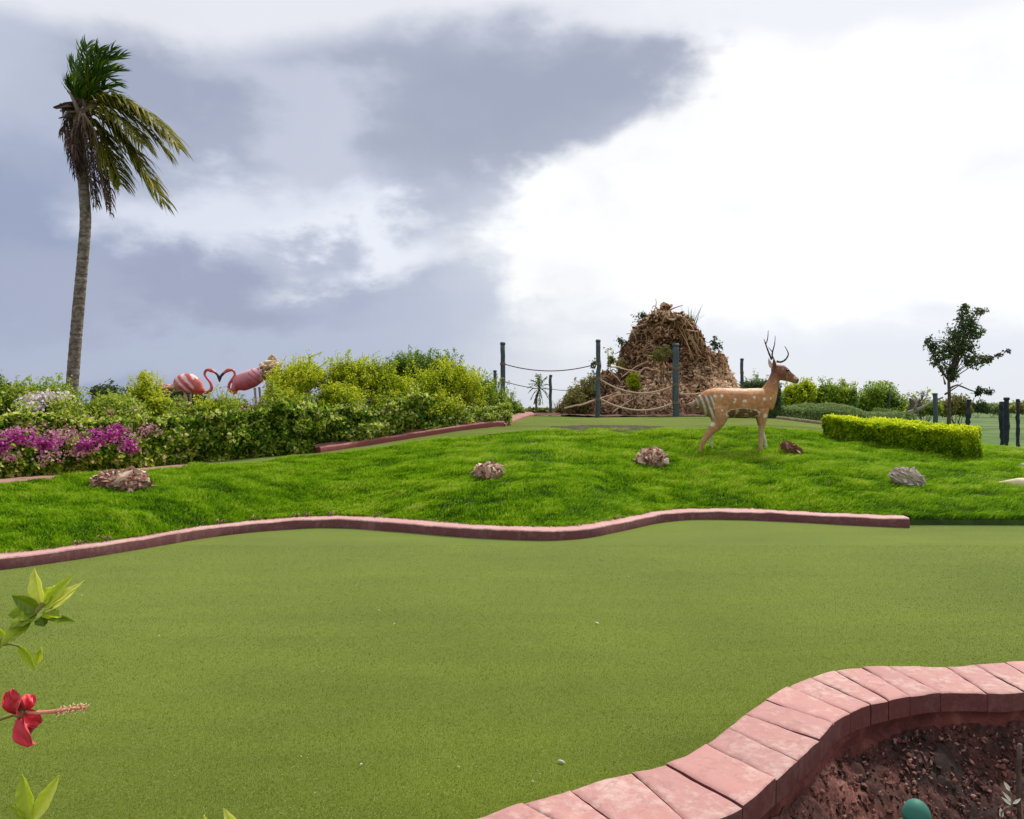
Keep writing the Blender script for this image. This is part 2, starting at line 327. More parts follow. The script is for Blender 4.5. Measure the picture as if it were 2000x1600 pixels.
def H(x, y):
    x = np.asarray(x, float); y = np.asarray(y, float); x, y = np.broadcast_arrays(x, y); shp = x.shape; x = x.ravel(); y = y.ravel()
    f = Yf(x); ys = [f, f + .40, f + .8]; zs = [np.full_like(x, .02), np.full_like(x, .10), np.full_like(x, .23)]
    y3 = np.interp(x, c3[:, 0], c3[:, 1]); z3 = np.interp(x, c3[:, 0], c3[:, 2])
    ys += [(ys[2] + y3) / 2, y3]; zs += [(zs[2] + z3) / 2 + .05, z3]
    for c in (c4, c5, c6, c7):
        ys.append(np.maximum(np.interp(x, c[:, 0], c[:, 1]), ys[-1] + .3)); zs.append(np.interp(x, c[:, 0], c[:, 2]))
    ys.append(np.full_like(x, 400)); zs.append(np.full_like(x, .2)); ys.append(np.full_like(x, 4000)); zs.append(np.full_like(x, -2))
    Y_ = np.stack(ys, 1); Z_ = np.stack(zs, 1); h = np.diff(Y_, axis=1); d = np.diff(Z_, axis=1) / h; m = np.zeros_like(Z_)
    den = np.where(np.abs(d[:, :-1] + d[:, 1:]) < 1e-9, 1, d[:, :-1] + d[:, 1:])
    m[:, 1:-1] = np.where(d[:, :-1] * d[:, 1:] > 0, 2 * d[:, :-1] * d[:, 1:] / den, 0); m[:, 0] = d[:, 0]; m[:, -1] = d[:, -1]
    i = np.clip((Y_ <= y[:, None]).sum(1) - 1, 0, Y_.shape[1] - 2); r = np.arange(len(x)); t = np.clip((y - Y_[r, i]) / h[r, i], 0, 1); hh = h[r, i]
    z = (2*t**3-3*t**2+1)*Z_[r, i] + (t**3-2*t**2+t)*hh*m[r, i] + (-2*t**3+3*t**2)*Z_[r, i+1] + (t**3-t**2)*hh*m[r, i+1]
    return z.reshape(shp)
def lumps(x, y):     # soft tussocks of the unmown lawn
    return .05 * fbm(x * 1.1, y * 1.7, 0, 3) + .030 * fbm(x * 3.1 + 9, y * 5.2, 0, 3)
def hit(px, py, y0=5.0, y1=40.0):
    ys = np.linspace(y0, y1, 4000); xs = (px - 1000) / F * ys; zr = CH - (py - 800) / F * ys; below = zr <= H(xs, ys)
    k = np.argmax(below) if below.any() else -1; return np.array([xs[k], ys[k], float(H(xs[k], ys[k]))])
def rest(px, py, dz=0.0):
    p = hit(px, py); p[2] += dz + (float(lumps(p[0], p[1])) if p[1] < 15.5 else 0); return p

def band(x0, x1, nx, ny, lo, hi, zf, power=1.0):
    xs = np.linspace(x0, x1, nx); t = np.linspace(0, 1, ny)**power; a = lo(xs); b = hi(xs)
    Xg = np.repeat(xs[:, None], ny, 1); Yg = a[:, None] + (b - a)[:, None] * t; return np.stack([Xg, Yg, zf(Xg, Yg)], -1)
Y3 = lambda x: np.interp(x, c3[:, 0], c3[:, 1]); Y4 = lambda x: np.interp(x, c4[:, 0], c4[:, 1]); Y5 = lambda x: np.interp(x, c5[:, 0], c5[:, 1])

mb = MB()      # one ground sheet out to the horizon (it dips under the green and the basin)
gx = np.r_[-3000, -800, -250, -90, np.linspace(-40, 40, 161), 90, 250, 800, 3000]; gy = np.r_[-60, -5, np.linspace(0, 60, 181), 75, 100, 160, 300, 700, 1800, 4500]
Gx, Gy = np.meshgrid(gx, gy, indexing='ij'); Gz = H(np.clip(Gx, -60, 60), Gy) - .05
Gz = np.where(Gy < Yf(Gx) + .45, -.03 - .9 * np.clip((Yc(np.clip(Gx, -14, 16)) + .9 - Gy) / .6, 0, 1), Gz)
Gz = np.where((Gy > Yf(Gx)) & (Gy < Y3(Gx)), Gz - .10, Gz) + np.where(Gy > 23, .05 * fbm(Gx * .5, Gy * .5), 0)
grid(mb, np.stack([Gx, Gy, Gz], -1)); tag(mb.build('ground', M['ground']), kind='structure')

mb = MB(); G = band(-14, 16, 240, 60, lambda x: Yc(x) - .12, lambda x: Yf(x) + .34, lambda x, y: 0 * x); grid(mb, G)
tag(mb.build('putting_green', M['turf']), kind='structure')
mb = MB(); G = band(-14, 16, 900, 200, lambda x: Yf(x) + .28, lambda x: Y3(x) + .03, lambda x, y: H(x, y) + lumps(x, y) * np.clip((y - Yf(x) - .4) / .4, 0, 1) - .012); G = np.concatenate([G[:, :1] - [0, .02, .14], G], 1); grid(mb, G)
tag(mb.build('lawn', M['lawn']), kind='structure')
XP = P(380, 910, 12.4)[0]
mb = MB(); grid(mb, band(-14, XP, 120, 10, Y3, lambda x: Y4(x) + .12, lambda x, y: H(x, y) + .012)); tag(mb.build('path', M['path']), kind='structure')
mb = MB(); grid(mb, band(XP, 7.2, 240, 12, Y3, lambda x: Y4(x) + .1, lambda x, y: H(x, y) + .008)); tag(mb.build('fairway', M['turf2']), kind='structure')
mb = MB(); grid(mb, band(-.55, 8.5, 160, 30, lambda x: Y4(x) + .10, lambda x: Y5(x) + .15, lambda x, y: H(x, y) + .012)); tag(mb.build('upper_green', M['turf2']), kind='structure')
mb = MB(); grid(mb, band(-14, -.6, 160, 30, lambda x: Y4(x) + .12, lambda x: Y4(x) + 6.5, lambda x, y: H(x, y) + .03 * fbm(x*2, y*2))); tag(mb.build('planting_soil', M['soil']), kind='structure')
mb = MB(); grid(mb, band(-.4, 8.0, 160, 40, lambda x: Y5(x) + .10, lambda x: Y5(x) + 7, lambda x, y: H(x, y) + .03 + .08 * np.abs(fbm(x*2, y*2)))); tag(mb.build('soil_bed', M['soil']), kind='structure')

# lawn grass: countless blades, one object
def blades(n, pos, length, width, lean, tone, mb):
    ang = rng.random(n) * 2 * np.pi; w = np.stack([np.cos(ang), np.sin(ang), 0*ang], 1) * (width * .5)[:, None]
    mid = pos + lean * (length * .35)[:, None] + np.array([0, 0, 1.]) * (length * .5)[:, None]
    tip = pos + lean * length[:, None] + np.array([0, 0, 1.]) * (length * .72)[:, None]
    V = np.stack([pos - w, pos + w, mid + w * .7, mid - w * .7, tip], 1); b = np.arange(n)[:, None] * 5
    mb.add(V.reshape(-1, 3), b + np.array([[0, 1, 2, 3]]), b + np.array([[3, 2, 4]]), np.repeat(tone, 5))
def grass():
    mb = MB(); n = 520000
    x = rng.uniform(-10.5, 12.5, n); lo = Yf(x) + .30; hi = Y3(x) + .02; v = rng.random(n)**1.12; y = lo + (hi - lo) * v
    keep = (np.abs(x) < y * .80 + .8); x, y, lo, hi = x[keep], y[keep], lo[keep], hi[keep]; n = len(x)
    patch = fbm(x * 2.4 + 4, y * 4.6 + 2, 0, 3); fine = fbm(x * 9, y * 14, 0, 2)
    k = patch + .6 * fine > -.64; x, y, lo, hi, patch, fine = (q[k] for q in (x, y, lo, hi, patch, fine)); n = len(x)
    edge = np.clip((y - lo) / .35, 0, 1)
    z = H(x, y) + lumps(x, y) * np.clip((y - lo - .1) / .4, 0, 1)
    L_ = (.048 + .045 * rng.random(n)) * (1 + .8 * patch) + .03 * (1 - edge)
    th = 2*np.pi * rng.random(n); comb = np.stack([.35 + .5 * fbm(x*.7, y*.7, 3, 2), -.30 + .6 * fbm(x*.7, y*.7, 8, 2), 0*x], 1)
    lean = comb + .45 * np.stack([np.cos(th), np.sin(th), 0*th], 1); lean[:, 1] -= .25 * (1 - edge)
    tone = np.clip(.56 + .16 * rng.standard_normal(n) + .55 * patch + .30 * fine + .22 * fbm(x * .5, y * .6, 5, 2), 0, 1)
    tone = np.where(rng.random(n) < .03, .97, tone - .10*(1-edge))
    blades(n, np.stack([x, y, z], 1), L_, .008 + .006 * rng.random(n), lean, tone, mb)
    tag(mb.build('grass', M['grass'], smooth=False), 'thick bright green grass covering the mound behind the pink kerb', 'grass', kind='stuff')
grass()

def fibres():     # the pile of the carpet where it is close enough to be seen
    mb = MB(); n = 720000; y = 1/(1/2.3 - rng.random(n)*(1/2.3 - 1/8.5)); x = rng.uniform(-1, 1, n)*(y*.80 + 1.3); k = (y > Yc(x) - .01) & (y < Yf(x) - .01); x, y = x[k], y[k]; n = len(x)
    th = rng.random(n)*2*np.pi; s = .0007*(.5 + .28*y)[:, None]*np.stack([np.cos(th), np.sin(th), 0*th], 1); p = np.stack([x, y, 0*x], 1); L = (.003 + .004*rng.random(n))
    tip = p + np.stack([rng.normal(0, .35, n)*L + .2*L, rng.normal(0, .35, n)*L, L], 1); V = np.stack([p - s, p + s, tip], 1)
    tn = .50 + .09*rng.standard_normal(n) + .35*fbm(x*.6, y*.6, 3, 3) + .12*fbm(x*5, y*5, 1, 2); tn = np.where(rng.random(n) < .010*(1 + 4*fbm(x*.9, y*.9, 7, 3)), .99, np.clip(tn, 0, .86))
    mb.add(V.reshape(-1, 3), T=np.arange(n*3).reshape(-1, 3), tone=np.repeat(tn, 3))
    m = leaf_mat('carpet_fibre', [(0, (.08, .104, .008)), (.5, (.132, .170, .013)), (.86, (.21, .25, .035)), (1, (.66, .66, .42))], .35, .9, .03)
    tag(mb.build('turf_fibres', m, smooth=False), 'short worn green pile of the artificial putting green', 'turf', kind='stuff')
fibres()

def loft_kerb(mb, xs, yin, prof, zf, nrm=True, jitter=0.0):
    """profile (offset across, height) carried along the curve"""
    p = np.stack([xs, yin(xs)], 1); t = norm(np.gradient(p, axis=0)); n2 = np.stack([-t[:, 1], t[:, 0]], 1); pr = np.array(prof)
    G = np.zeros((len(xs), len(pr), 3))
    for k, (o, h) in enumerate(pr):
        q = p + n2 * o; G[:, k, :2] = q; G[:, k, 2] = zf(q[:, 0], q[:, 1]) + h
    if jitter: G += jitter * np.stack([fbm(G[..., 0]*4, G[..., 1]*4, G[..., 2]*9+k*7, 3) for k in range(3)], -1)
    a, b = G.shape[:2]; grid(mb, G[:, ::-1] if False else G)
    for r, fl in ((0, 1), (a-1, 0)):      # end caps
        c = G[r].mean(0); base = np.vstack([G[r], c]); T = [(b, i, i+1) if fl else (b, i+1, i) for i in range(b-1)] + ([(b, b-1, 0)] if fl else [(b, 0, b-1)])
        mb.add(base, T=T)
    return G
XE = float(zp([(1778, 1032)], 0)[0, 0])
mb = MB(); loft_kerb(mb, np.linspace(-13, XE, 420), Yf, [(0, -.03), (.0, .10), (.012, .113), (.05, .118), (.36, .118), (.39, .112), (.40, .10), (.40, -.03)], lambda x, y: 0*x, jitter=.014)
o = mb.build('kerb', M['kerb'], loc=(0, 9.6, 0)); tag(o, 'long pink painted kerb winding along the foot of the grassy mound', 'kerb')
XA = P(626, 885, 14.05)[0]; XB = P(985, 832, 15.9)[0]
mb = MB(); loft_kerb(mb, np.linspace(XA, XB, 120), lambda x: Y4(x) + .0, [(0, -.03), (0, .09), (.03, .12), (.13, .10), (.17, .10), (.25, .15), (.34, .14), (.36, -.03)], H, jitter=.02)
tag(mb.build('kerb', M['redkerb'], loc=(-2.5, 15.2, .9)), 'dark red ridged kerb between the left bushes and the upper fairway', 'kerb')
mb = MB(); q = spline([P(972, 829, 15.95), P(990, 823, 17.2), P(1010, 815, 19.2), P(1034, 809, 21.0)], 20)
for dx, (w, h) in ((0, (.34, .16)),):
    G = []
    t = norm(np.gradient(q, axis=0)); s = norm(np.cross(t, (0, 0, 1)))
    for (o_, hh) in ((-w/2, -.25), (-w/2, .02), (-w/4, .07), (w/4, .05), (w/2, 0), (w/2, -.25)): G.append(q + s * o_ + np.array([0, 0, hh]))
    grid(mb, np.stack(G, 1))
    for r in (0, -1): g = np.stack(G, 1)[r]; mb.add(np.vstack([g, g.mean(0)]), T=[(6, i, (i+1) % 6) for i in range(6)])
tag(mb.build('kerb', M['redkerb'], loc=(0, 18, 1.1)), 'short dusty red kerb climbing from the fairway to the upper green', 'kerb')

# ------------------------------------------------------------------ basin with stone coping (foreground right)
def coping():
    # joints run from the outer edge to the inner edge of the slabs
    jo = [(-3, .9), (-2.3, 1.6), (-1.6, 1.95), (-.9, 2.3)]
    J = [((1020, 1566), (1210, 1690)), ((1115, 1541), (1260, 1660)), ((1235, 1508), (1348, 1600)), ((1300, 1489), (1450, 1572)), ((1380, 1450), (1516, 1519)), ((1422, 1420), (1558, 1482)), ((1456, 1393), (1600, 1443)), ((1496, 1366), (1628, 1411)),
         ((1538, 1341), (1662, 1392)), ((1582, 1323), (1700, 1376)), ((1632, 1310), (1736, 1367)), ((1684, 1302), (1776, 1358)), ((1734, 1299), (1836, 1351)), ((1850, 1301), (1928, 1351)), ((1904, 1296), (2000, 1348)), ((1962, 1291), (2060, 1346))]
    A_ = [zp([a], .1)[0] for a, b in J]; B_ = [zp([b], .1)[0] for a, b in J]
    A_ = [np.array(v) for v in ((-4.2, .93), (-3.5, 1.16), (-2.9, 1.36), (-2.3, 1.58), (-1.7, 1.86), (-1.1, 2.18), (-.6, 2.42))] + A_ + [np.array(v) for v in ((3.25, 4.35), (3.6, 4.4), (4.0, 4.41), (4.6, 4.38), (5.3, 4.3), (6.2, 4.15))]
    B_ = [np.array((x, float(Yi(x)))) for x in (-4.0, -3.3, -2.7, -2.1, -1.5, -.85, -.35)] + B_ + [np.array((x, float(Yi(x)))) for x in (3.35, 3.7, 4.05, 4.6, 5.2, 6.0)]
    mb = MB(); r = np.random.default_rng(5)
    for k in range(len(A_)-1):
        a0, a1, b0, b1 = A_[k], A_[k+1], B_[k], B_[k+1]; t = np.r_[0, .025, .08, np.linspace(.2, .8, 9), .92, .975, 1]; n = len(t); s = np.r_[0, .012, .04, np.linspace(.1, .9, 19), .96, .988, 1]
        xo = a0[0] + (a1[0]-a0[0]) * t; oo = np.stack([xo, Yc(xo)], 1); xi = b0[0] + (b1[0]-b0[0]) * t
        yi = Yi(xi); lin_ = b0[1] + (b1[1]-b0[1]) * t; ii = np.stack([xi, np.where(np.abs(yi-lin_) < .25, yi, lin_)], 1)
        gap = [.0012, .0022, .0015, .003][k % 4] if k not in (10, 16, 21, 22) else .006
        G = ii[:, None] * (1-s)[None, :, None] + oo[:, None] * s[None, :, None]
        g0 = norm((G[-1]-G[0]).mean(0)[None])[0] * gap; G += (1-2*t)[:, None, None] * g0
        dz = r.normal(0, .002); tx, ty = r.normal(0, .003, 2); top = np.full(G.shape[:2], .1 + dz) + tx * (t[:, None]-.5) + ty * (s[None]-.5)
        edge = np.minimum(np.minimum(t, 1-t)[:, None] * 14, np.minimum(s, 1-s)[None] * 26); top -= .007 * (1 - np.clip(edge, 0, 1))**2
        top += .007 * fbm(G[..., 0]*9+k, G[..., 1]*9, k*3, 3)
        Tp = np.dstack([G, top]); tn = float(np.clip(.5 + r.normal(0, .22), 0, 1)); grid(mb, Tp[:, ::-1], tn)
        ring = np.vstack([Tp[:, 0], Tp[-1, 1:], Tp[-2::-1, -1], Tp[0, -2:0:-1]]); m = len(ring); lo = ring.copy(); lo[:, 2] = 0.0
        c = ring[:, :2].mean(0); mid = ring.copy(); mid[:, 2] = .055; mid[:, :2] += (mid[:, :2]-c) * .008; mid[:, :2] += .008 * np.stack([fbm(ring[:, 0]*9, ring[:, 1]*9, 2), fbm(ring[:, 0]*9, ring[:, 1]*9, 6)], 1)
        V = np.vstack([ring, mid, lo]); i = np.arange(m); j = (i+1) % m
        mb.add(V, np.vstack([np.stack([i, m+i, m+j, j], 1), np.stack([m+i, 2*m+i, 2*m+j, m+j], 1)]), tone=tn)
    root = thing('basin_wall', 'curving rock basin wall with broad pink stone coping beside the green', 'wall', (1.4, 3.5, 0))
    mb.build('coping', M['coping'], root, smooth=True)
    mb = MB(); xs = np.linspace(-4.2, 6.2, 500); y = Yi(xs) + .035; p = np.stack([xs, y], 1); G = []
    t = norm(np.gradient(p, axis=0)); nn = np.stack([t[:, 1], -t[:, 0]], 1)
    for z, o_ in ((-.002, 0), (-.03, .012), (-.07, 0), (-.11, .02), (-.16, .012), (-.25, .03), (-.5, .05), (-.9, .08)):
        w = .035 * fbm(xs*5, z*14, 1, 4) if z < -.01 else 0*xs; q = p + nn * (o_ + w)[:, None]; G.append(np.c_[q, np.full(len(xs), z)])
    grid(mb, np.stack(G, 1)); mb.build('wall', M['plaster'], root)
coping()
M['rubble'] = tone_mat('wet_rubble', [(.1, (.018, .008, .006)), (.4, (.075, .026, .019)), (.65, (.155, .056, .042)), (.9, (.30, .16, .125))], .8, 60, .9, .005, .5)
def floorz(x, y):
    d = Yi(x) + .03 - y; base = -.075 - .36 * np.clip(d / .5, 0, 1) - .12 * np.clip((d-.5)/1.2, 0, 1)
    base += .18 * np.exp(-(((x-1.28)/.22)**2 + ((y-2.55)/.16)**2)); return base + .06 * fbm(x*3, y*3, 1, 3)
mb = MB(); xs = np.linspace(-.6, 4.5, 420); t = np.linspace(0, 1, 200); yy = (Yi(xs) + .02)[:, None] - t[None] * 2.6; xx = np.repeat(xs[:, None], 200, 1)
zz = floorz(xx, yy) + .05 * np.abs(fbm(xx*14, yy*14, 3, 3)) + .012 * fbm(xx*60, yy*60, 3, 2)
grid(mb, np.stack([xx, yy, zz], -1), np.clip(.38 + .5*fbm(xx*3, yy*3, 9) + .25*fbm(xx*30, yy*30, 2), 0, 1)); tag(mb.build('basin_floor', M['rubble']), kind='structure')
mb = MB(); M['earth_shade'] = rough_mat('shaded_earth', [(.35, (.03, .045, .01)), (.5, (.05, .035, .015)), (.65, (.10, .07, .035))], 5, 6, .95, .8, .03, 30)
grid(mb, band(.5, 3.6, 160, 8, lambda x: Y3(x) - .30 - .25*np.sin(np.pi*(x-.5)/3.1) + .22*fbm(x*2.3, 0), lambda x: Y4(x) - .03, lambda x, y: H(x, y) + .05*np.sin(np.pi*(x-.5)/3.1) - .01 + .02*fbm(x*5, y*5))); tag(mb.build('shaded_soil_strip', M['earth_shade']), kind='structure')  # brown soil and grass, with shade below the terrace edge painted dark
mb = MB(); n = 26000
ico = np.array([(0, 0, 1), (.9, 0, .3), (.28, .85, .35), (-.72, .53, .3), (-.72, -.53, .35), (.28, -.85, .3), (.5, .4, -.6), (-.6, 0, -.6), (.3, -.6, -.6)]); it = np.array([(0, 1, 2), (0, 2, 3), (0, 3, 4), (0, 4, 5), (0, 5, 1), (1, 6, 2), (2, 6, 7), (2, 7, 3), (3, 7, 4), (4, 7, 8), (4, 8, 5), (5, 8, 1), (1, 8, 6)])
x = rng.uniform(.3, 4.2, n); d = rng.random(n)**1.2 * 1.7; y = Yi(x) - .005 - d; s = .003 + .017 * rng.random(n)**4 + (rng.random(n) < .006) * .010
ax = rng.normal(size=(n, 3, 3)); q = np.linalg.qr(ax)[0]; V = (ico[None] * (1 + .25 * rng.normal(size=(n, 9, 1))) * np.array([1, .75, .5])) @ q * s[:, None, None] + np.stack([x, y, floorz(x, y) + .012 + s*.4], 1)[:, None]
mb.add(V.reshape(-1, 3), T=(np.arange(n)[:, None, None]*9 + it[None]).reshape(-1, 3), tone=np.repeat(np.clip(.5 + .27*rng.standard_normal(n) + (rng.random(n) < .012) * .45, 0, 1), 9))
tag(mb.build('gravel', M['rubble'], smooth=False), 'loose dark red stone chips covering the sloping side of the basin', 'gravel', kind='stuff')

# ------------------------------------------------------------------ foliage tools
LM = {
 'hedge': leaf_mat('hedge_leaf', [(0, (.015, .045, .004)), (.3, (.06, .16, .008)), (.55, (.20, .34, .014)), (.8, (.50, .56, .05)), (1, (.74, .72, .28))], .48, .5, .25),
 'lime': leaf_mat('lime_leaf', [(0, (.06, .11, .004)), (.3, (.23, .34, .008)), (.65, (.50, .57, .014)), (1, (.74, .74, .07))], .55, .6, .15),
 'mid': leaf_mat('mid_leaf', [(0, (.03, .07, .008)), (.4, (.12, .23, .014)), (.75, (.30, .42, .03)), (1, (.52, .57, .09))], .5, .6, .2),
 'dark': leaf_mat('dark_leaf', [(0, (.012, .028, .010)), (.5, (.045, .085, .022)), (1, (.14, .20, .05))], .35),
 'yellow': leaf_mat('yellow_hedge_leaf', [(0, (.035, .095, .004)), (.3, (.12, .25, .005)), (.65, (.42, .55, .006)), (1, (.74, .78, .03))], .5, .6, .15),
 'grey': leaf_mat('grey_hedge_leaf', [(0, (.045, .075, .018)), (.5, (.19, .28, .08)), (1, (.42, .50, .22))], .3, .7, .15),
 'olive': leaf_mat('olive_leaf', [(0, (.045, .055, .012)), (.5, (.18, .18, .035)), (1, (.42, .38, .13))], .3, .6, .2),
 'magenta': leaf_mat('magenta_bract', [(0, (.16, .008, .08)), (.5, (.42, .03, .26)), (1, (.66, .22, .50))], .4, .6, .2),
 'pink': leaf_mat('pink_bract', [(0, (.22, .05, .08)), (.5, (.45, .18, .24)), (1, (.70, .48, .50))], .4, .6, .2),
 'white': leaf_mat('white_bract', [(0, (.45, .36, .36)), (.5, (.72, .64, .63)), (1, (.85, .82, .80))], .35, .6, .2),
}
BARK = rough_mat('bark', [(.3, (.05, .035, .025)), (.6, (.12, .09, .065)), (.8, (.22, .18, .14))], 14, 6, .9, .7, .01, 30)
TWIG = rough_mat('twig', [(.3, (.06, .04, .03)), (.7, (.20, .15, .11))], 20, 4, .9, .4, .004)

def leaves(mb, pos, nrm_, size, tone, aspect=.5, r=rng, spread=.9, down=.15):
    """folded four-point leaves, blade roughly facing nrm_"""
    n = len(pos); nn = norm(nrm_ + spread * r.normal(size=(n, 3)))
    d = r.normal(size=(n, 3)) - np.array([0, 0, down * 3]); d = norm(d - (d * nn).sum(1, keepdims=True) * nn); s = np.cross(nn, d)
    L = size[:, None]; w = L * aspect * (.8 + .4 * r.random((n, 1)))
    V = np.stack([pos, pos + d*L*.5 + s*w*.5 + nn*L*.08, pos + d*L - nn*L*.10, pos + d*L*.5 - s*w*.5 + nn*L*.08], 1)
    T = np.arange(n)[:, None]*4; mb.add(V.reshape(-1, 3), T=np.vstack([T + [0, 1, 2], T + [0, 2, 3]]), tone=np.repeat(np.clip(tone, 0, 1), 4))

def crown(mb, ells, n, size, r=rng, tone=.5, tv=.2, gap=.35, gs=2.2, floor=None, shell=.6, aspect=.5, topl=.0):
    """leaves spread through the outer volume of a set of ellipsoids, with noise-cut gaps and bulges"""
    E_ = np.array([list(c) + list(q) for c, q in ells], float); vol = np.prod(E_[:, 3:], 1)**(2/3); k = r.choice(len(E_), n, p=vol/vol.sum())
    u = norm(r.normal(size=(n, 3))); rad = (shell + (1.06-shell) * r.random(n)**.8); c = E_[k, :3]; q = E_[k, 3:]
    p = c + u * rad[:, None] * q; b = fbm(p[:, 0]*gs, p[:, 1]*gs, p[:, 2]*gs, 3); f = fbm(p[:, 0]*gs*3, p[:, 1]*gs*3, p[:, 2]*gs*3+5, 2)
    p = c + u * (rad * (1 + .62 * b + .22 * f))[:, None] * q
    keep = (b*.7 + f > -gap*.62 - .9*(rad < .72)) & (p[:, 2] > (floor if floor is not None else -9)); p, u, b, f = p[keep], u[keep], b[keep], f[keep]
    leaves(mb, p, u + [0, 0, .5], size * (.65 + .7 * r.random(len(p))), tone + tv * r.standard_normal(len(p)) + .45 * f + .4*b + topl*u[:, 2], aspect, r)

def sprig(mb, sm, p0, p1, size, tone, r=rng, n=26, rad=.006, spread=.07):
    q = spline([p0, (np.array(p0)+p1)/2 + r.normal(size=3)*.06, p1], 7); tube(sm, q, np.linspace(rad, rad*.4, 7), 4)
    t = r.random(n)**.7; i = t * 6; j = np.minimum(i.astype(int), 5); pp = q[j] + (q[j+1]-q[j]) * (i-j)[:, None]
    leaves(mb, pp + r.normal(size=(n, 3)) * spread * .35, r.normal(size=(n, 3)) + [0, 0, .6], size*(.7+.6*r.random(n)), tone + .15*r.standard_normal(n), .5, r)

def px_ell(px, py, rx, ry, Y, ry_depth=None):
    c = P(px, py, Y); k = Y / F; return (c, (rx*k, (ry_depth or rx*k*.8), ry*k))

def shrub(name, label, cat, group, spec, mat, leaf, n, seed, sprigs=(), flowers=(), tone=.5, gap=.35, gs=2.2, stems=5, tv=.27, base_y=None, aspect=.5, topl=0, tuft=30, shell=.42, stem_mat=None):
    """spec: [(px,py,rx,ry,Y)...]; rests on the ground below its first lobe"""
    r = np.random.default_rng(seed); ells = [px_ell(*s) for s in spec]; c0 = ells[0][0]; gz = float(H(c0[0], c0[1])); root = thing(name, label, cat, (c0[0], c0[1], gz), group)
    n = int(n*1.75); fm, sm = MB(), MB(); crown(fm, ells, n, leaf*1.1, r, tone, tv, gap, gs, gz + .02, shell, aspect, topl)
    big = max(ells, key=lambda e: e[1][0]*e[1][2])
    for c, q in ells:
        b = np.array([c0[0] + .3*(c[0]-c0[0]), c0[1] + .3*(c[1]-c0[1]), gz-.03])
        for _ in range(stems):
            e = c + norm(r.normal(size=(1, 3)))[0] * np.array(q) * .75; e[2] = max(e[2], gz+.1)
            tube(sm, spline([b + r.normal(size=3)*[.06, .06, 0], (b+e)/2 + r.normal(size=3)*.05, e], 6), np.linspace(.016, .005, 6), 5)
        for _ in range(tuft):    # shoots that break the outline
            u = norm(r.normal(size=(1, 3)) + [0, -.2, .7])[0]; a = c + u*np.array(q)*.85
            if a[2] > gz + .15: sprig(fm, sm, a, a + (u*.6 + [0, 0, .5])*min(q[2], .5)*r.uniform(.3, .95), leaf*1.05, tone+.24, r, 20, .004, leaf*1.2)
    for (x0, y0, x1, y1, Y) in sprigs: sprig(fm, sm, P(x0, y0, Y), P(x1, y1, Y), leaf, tone+.15, r, int(34 + abs(y1-y0)*.9), .008, leaf*1.6)
    fm.build('foliage', LM[mat], root, smooth=False); sm.build('stem', stem_mat or BARK, root)
    for (fs, m_, nf, sz) in flowers:
        for s in fs: f = MB(); crown(f, [px_ell(*s)], int(nf/len(fs)), sz, r, .5, .28, .22, 7, gz, .2, .8); f.build('flower_cluster', LM[m_], root, smooth=False)
    return root

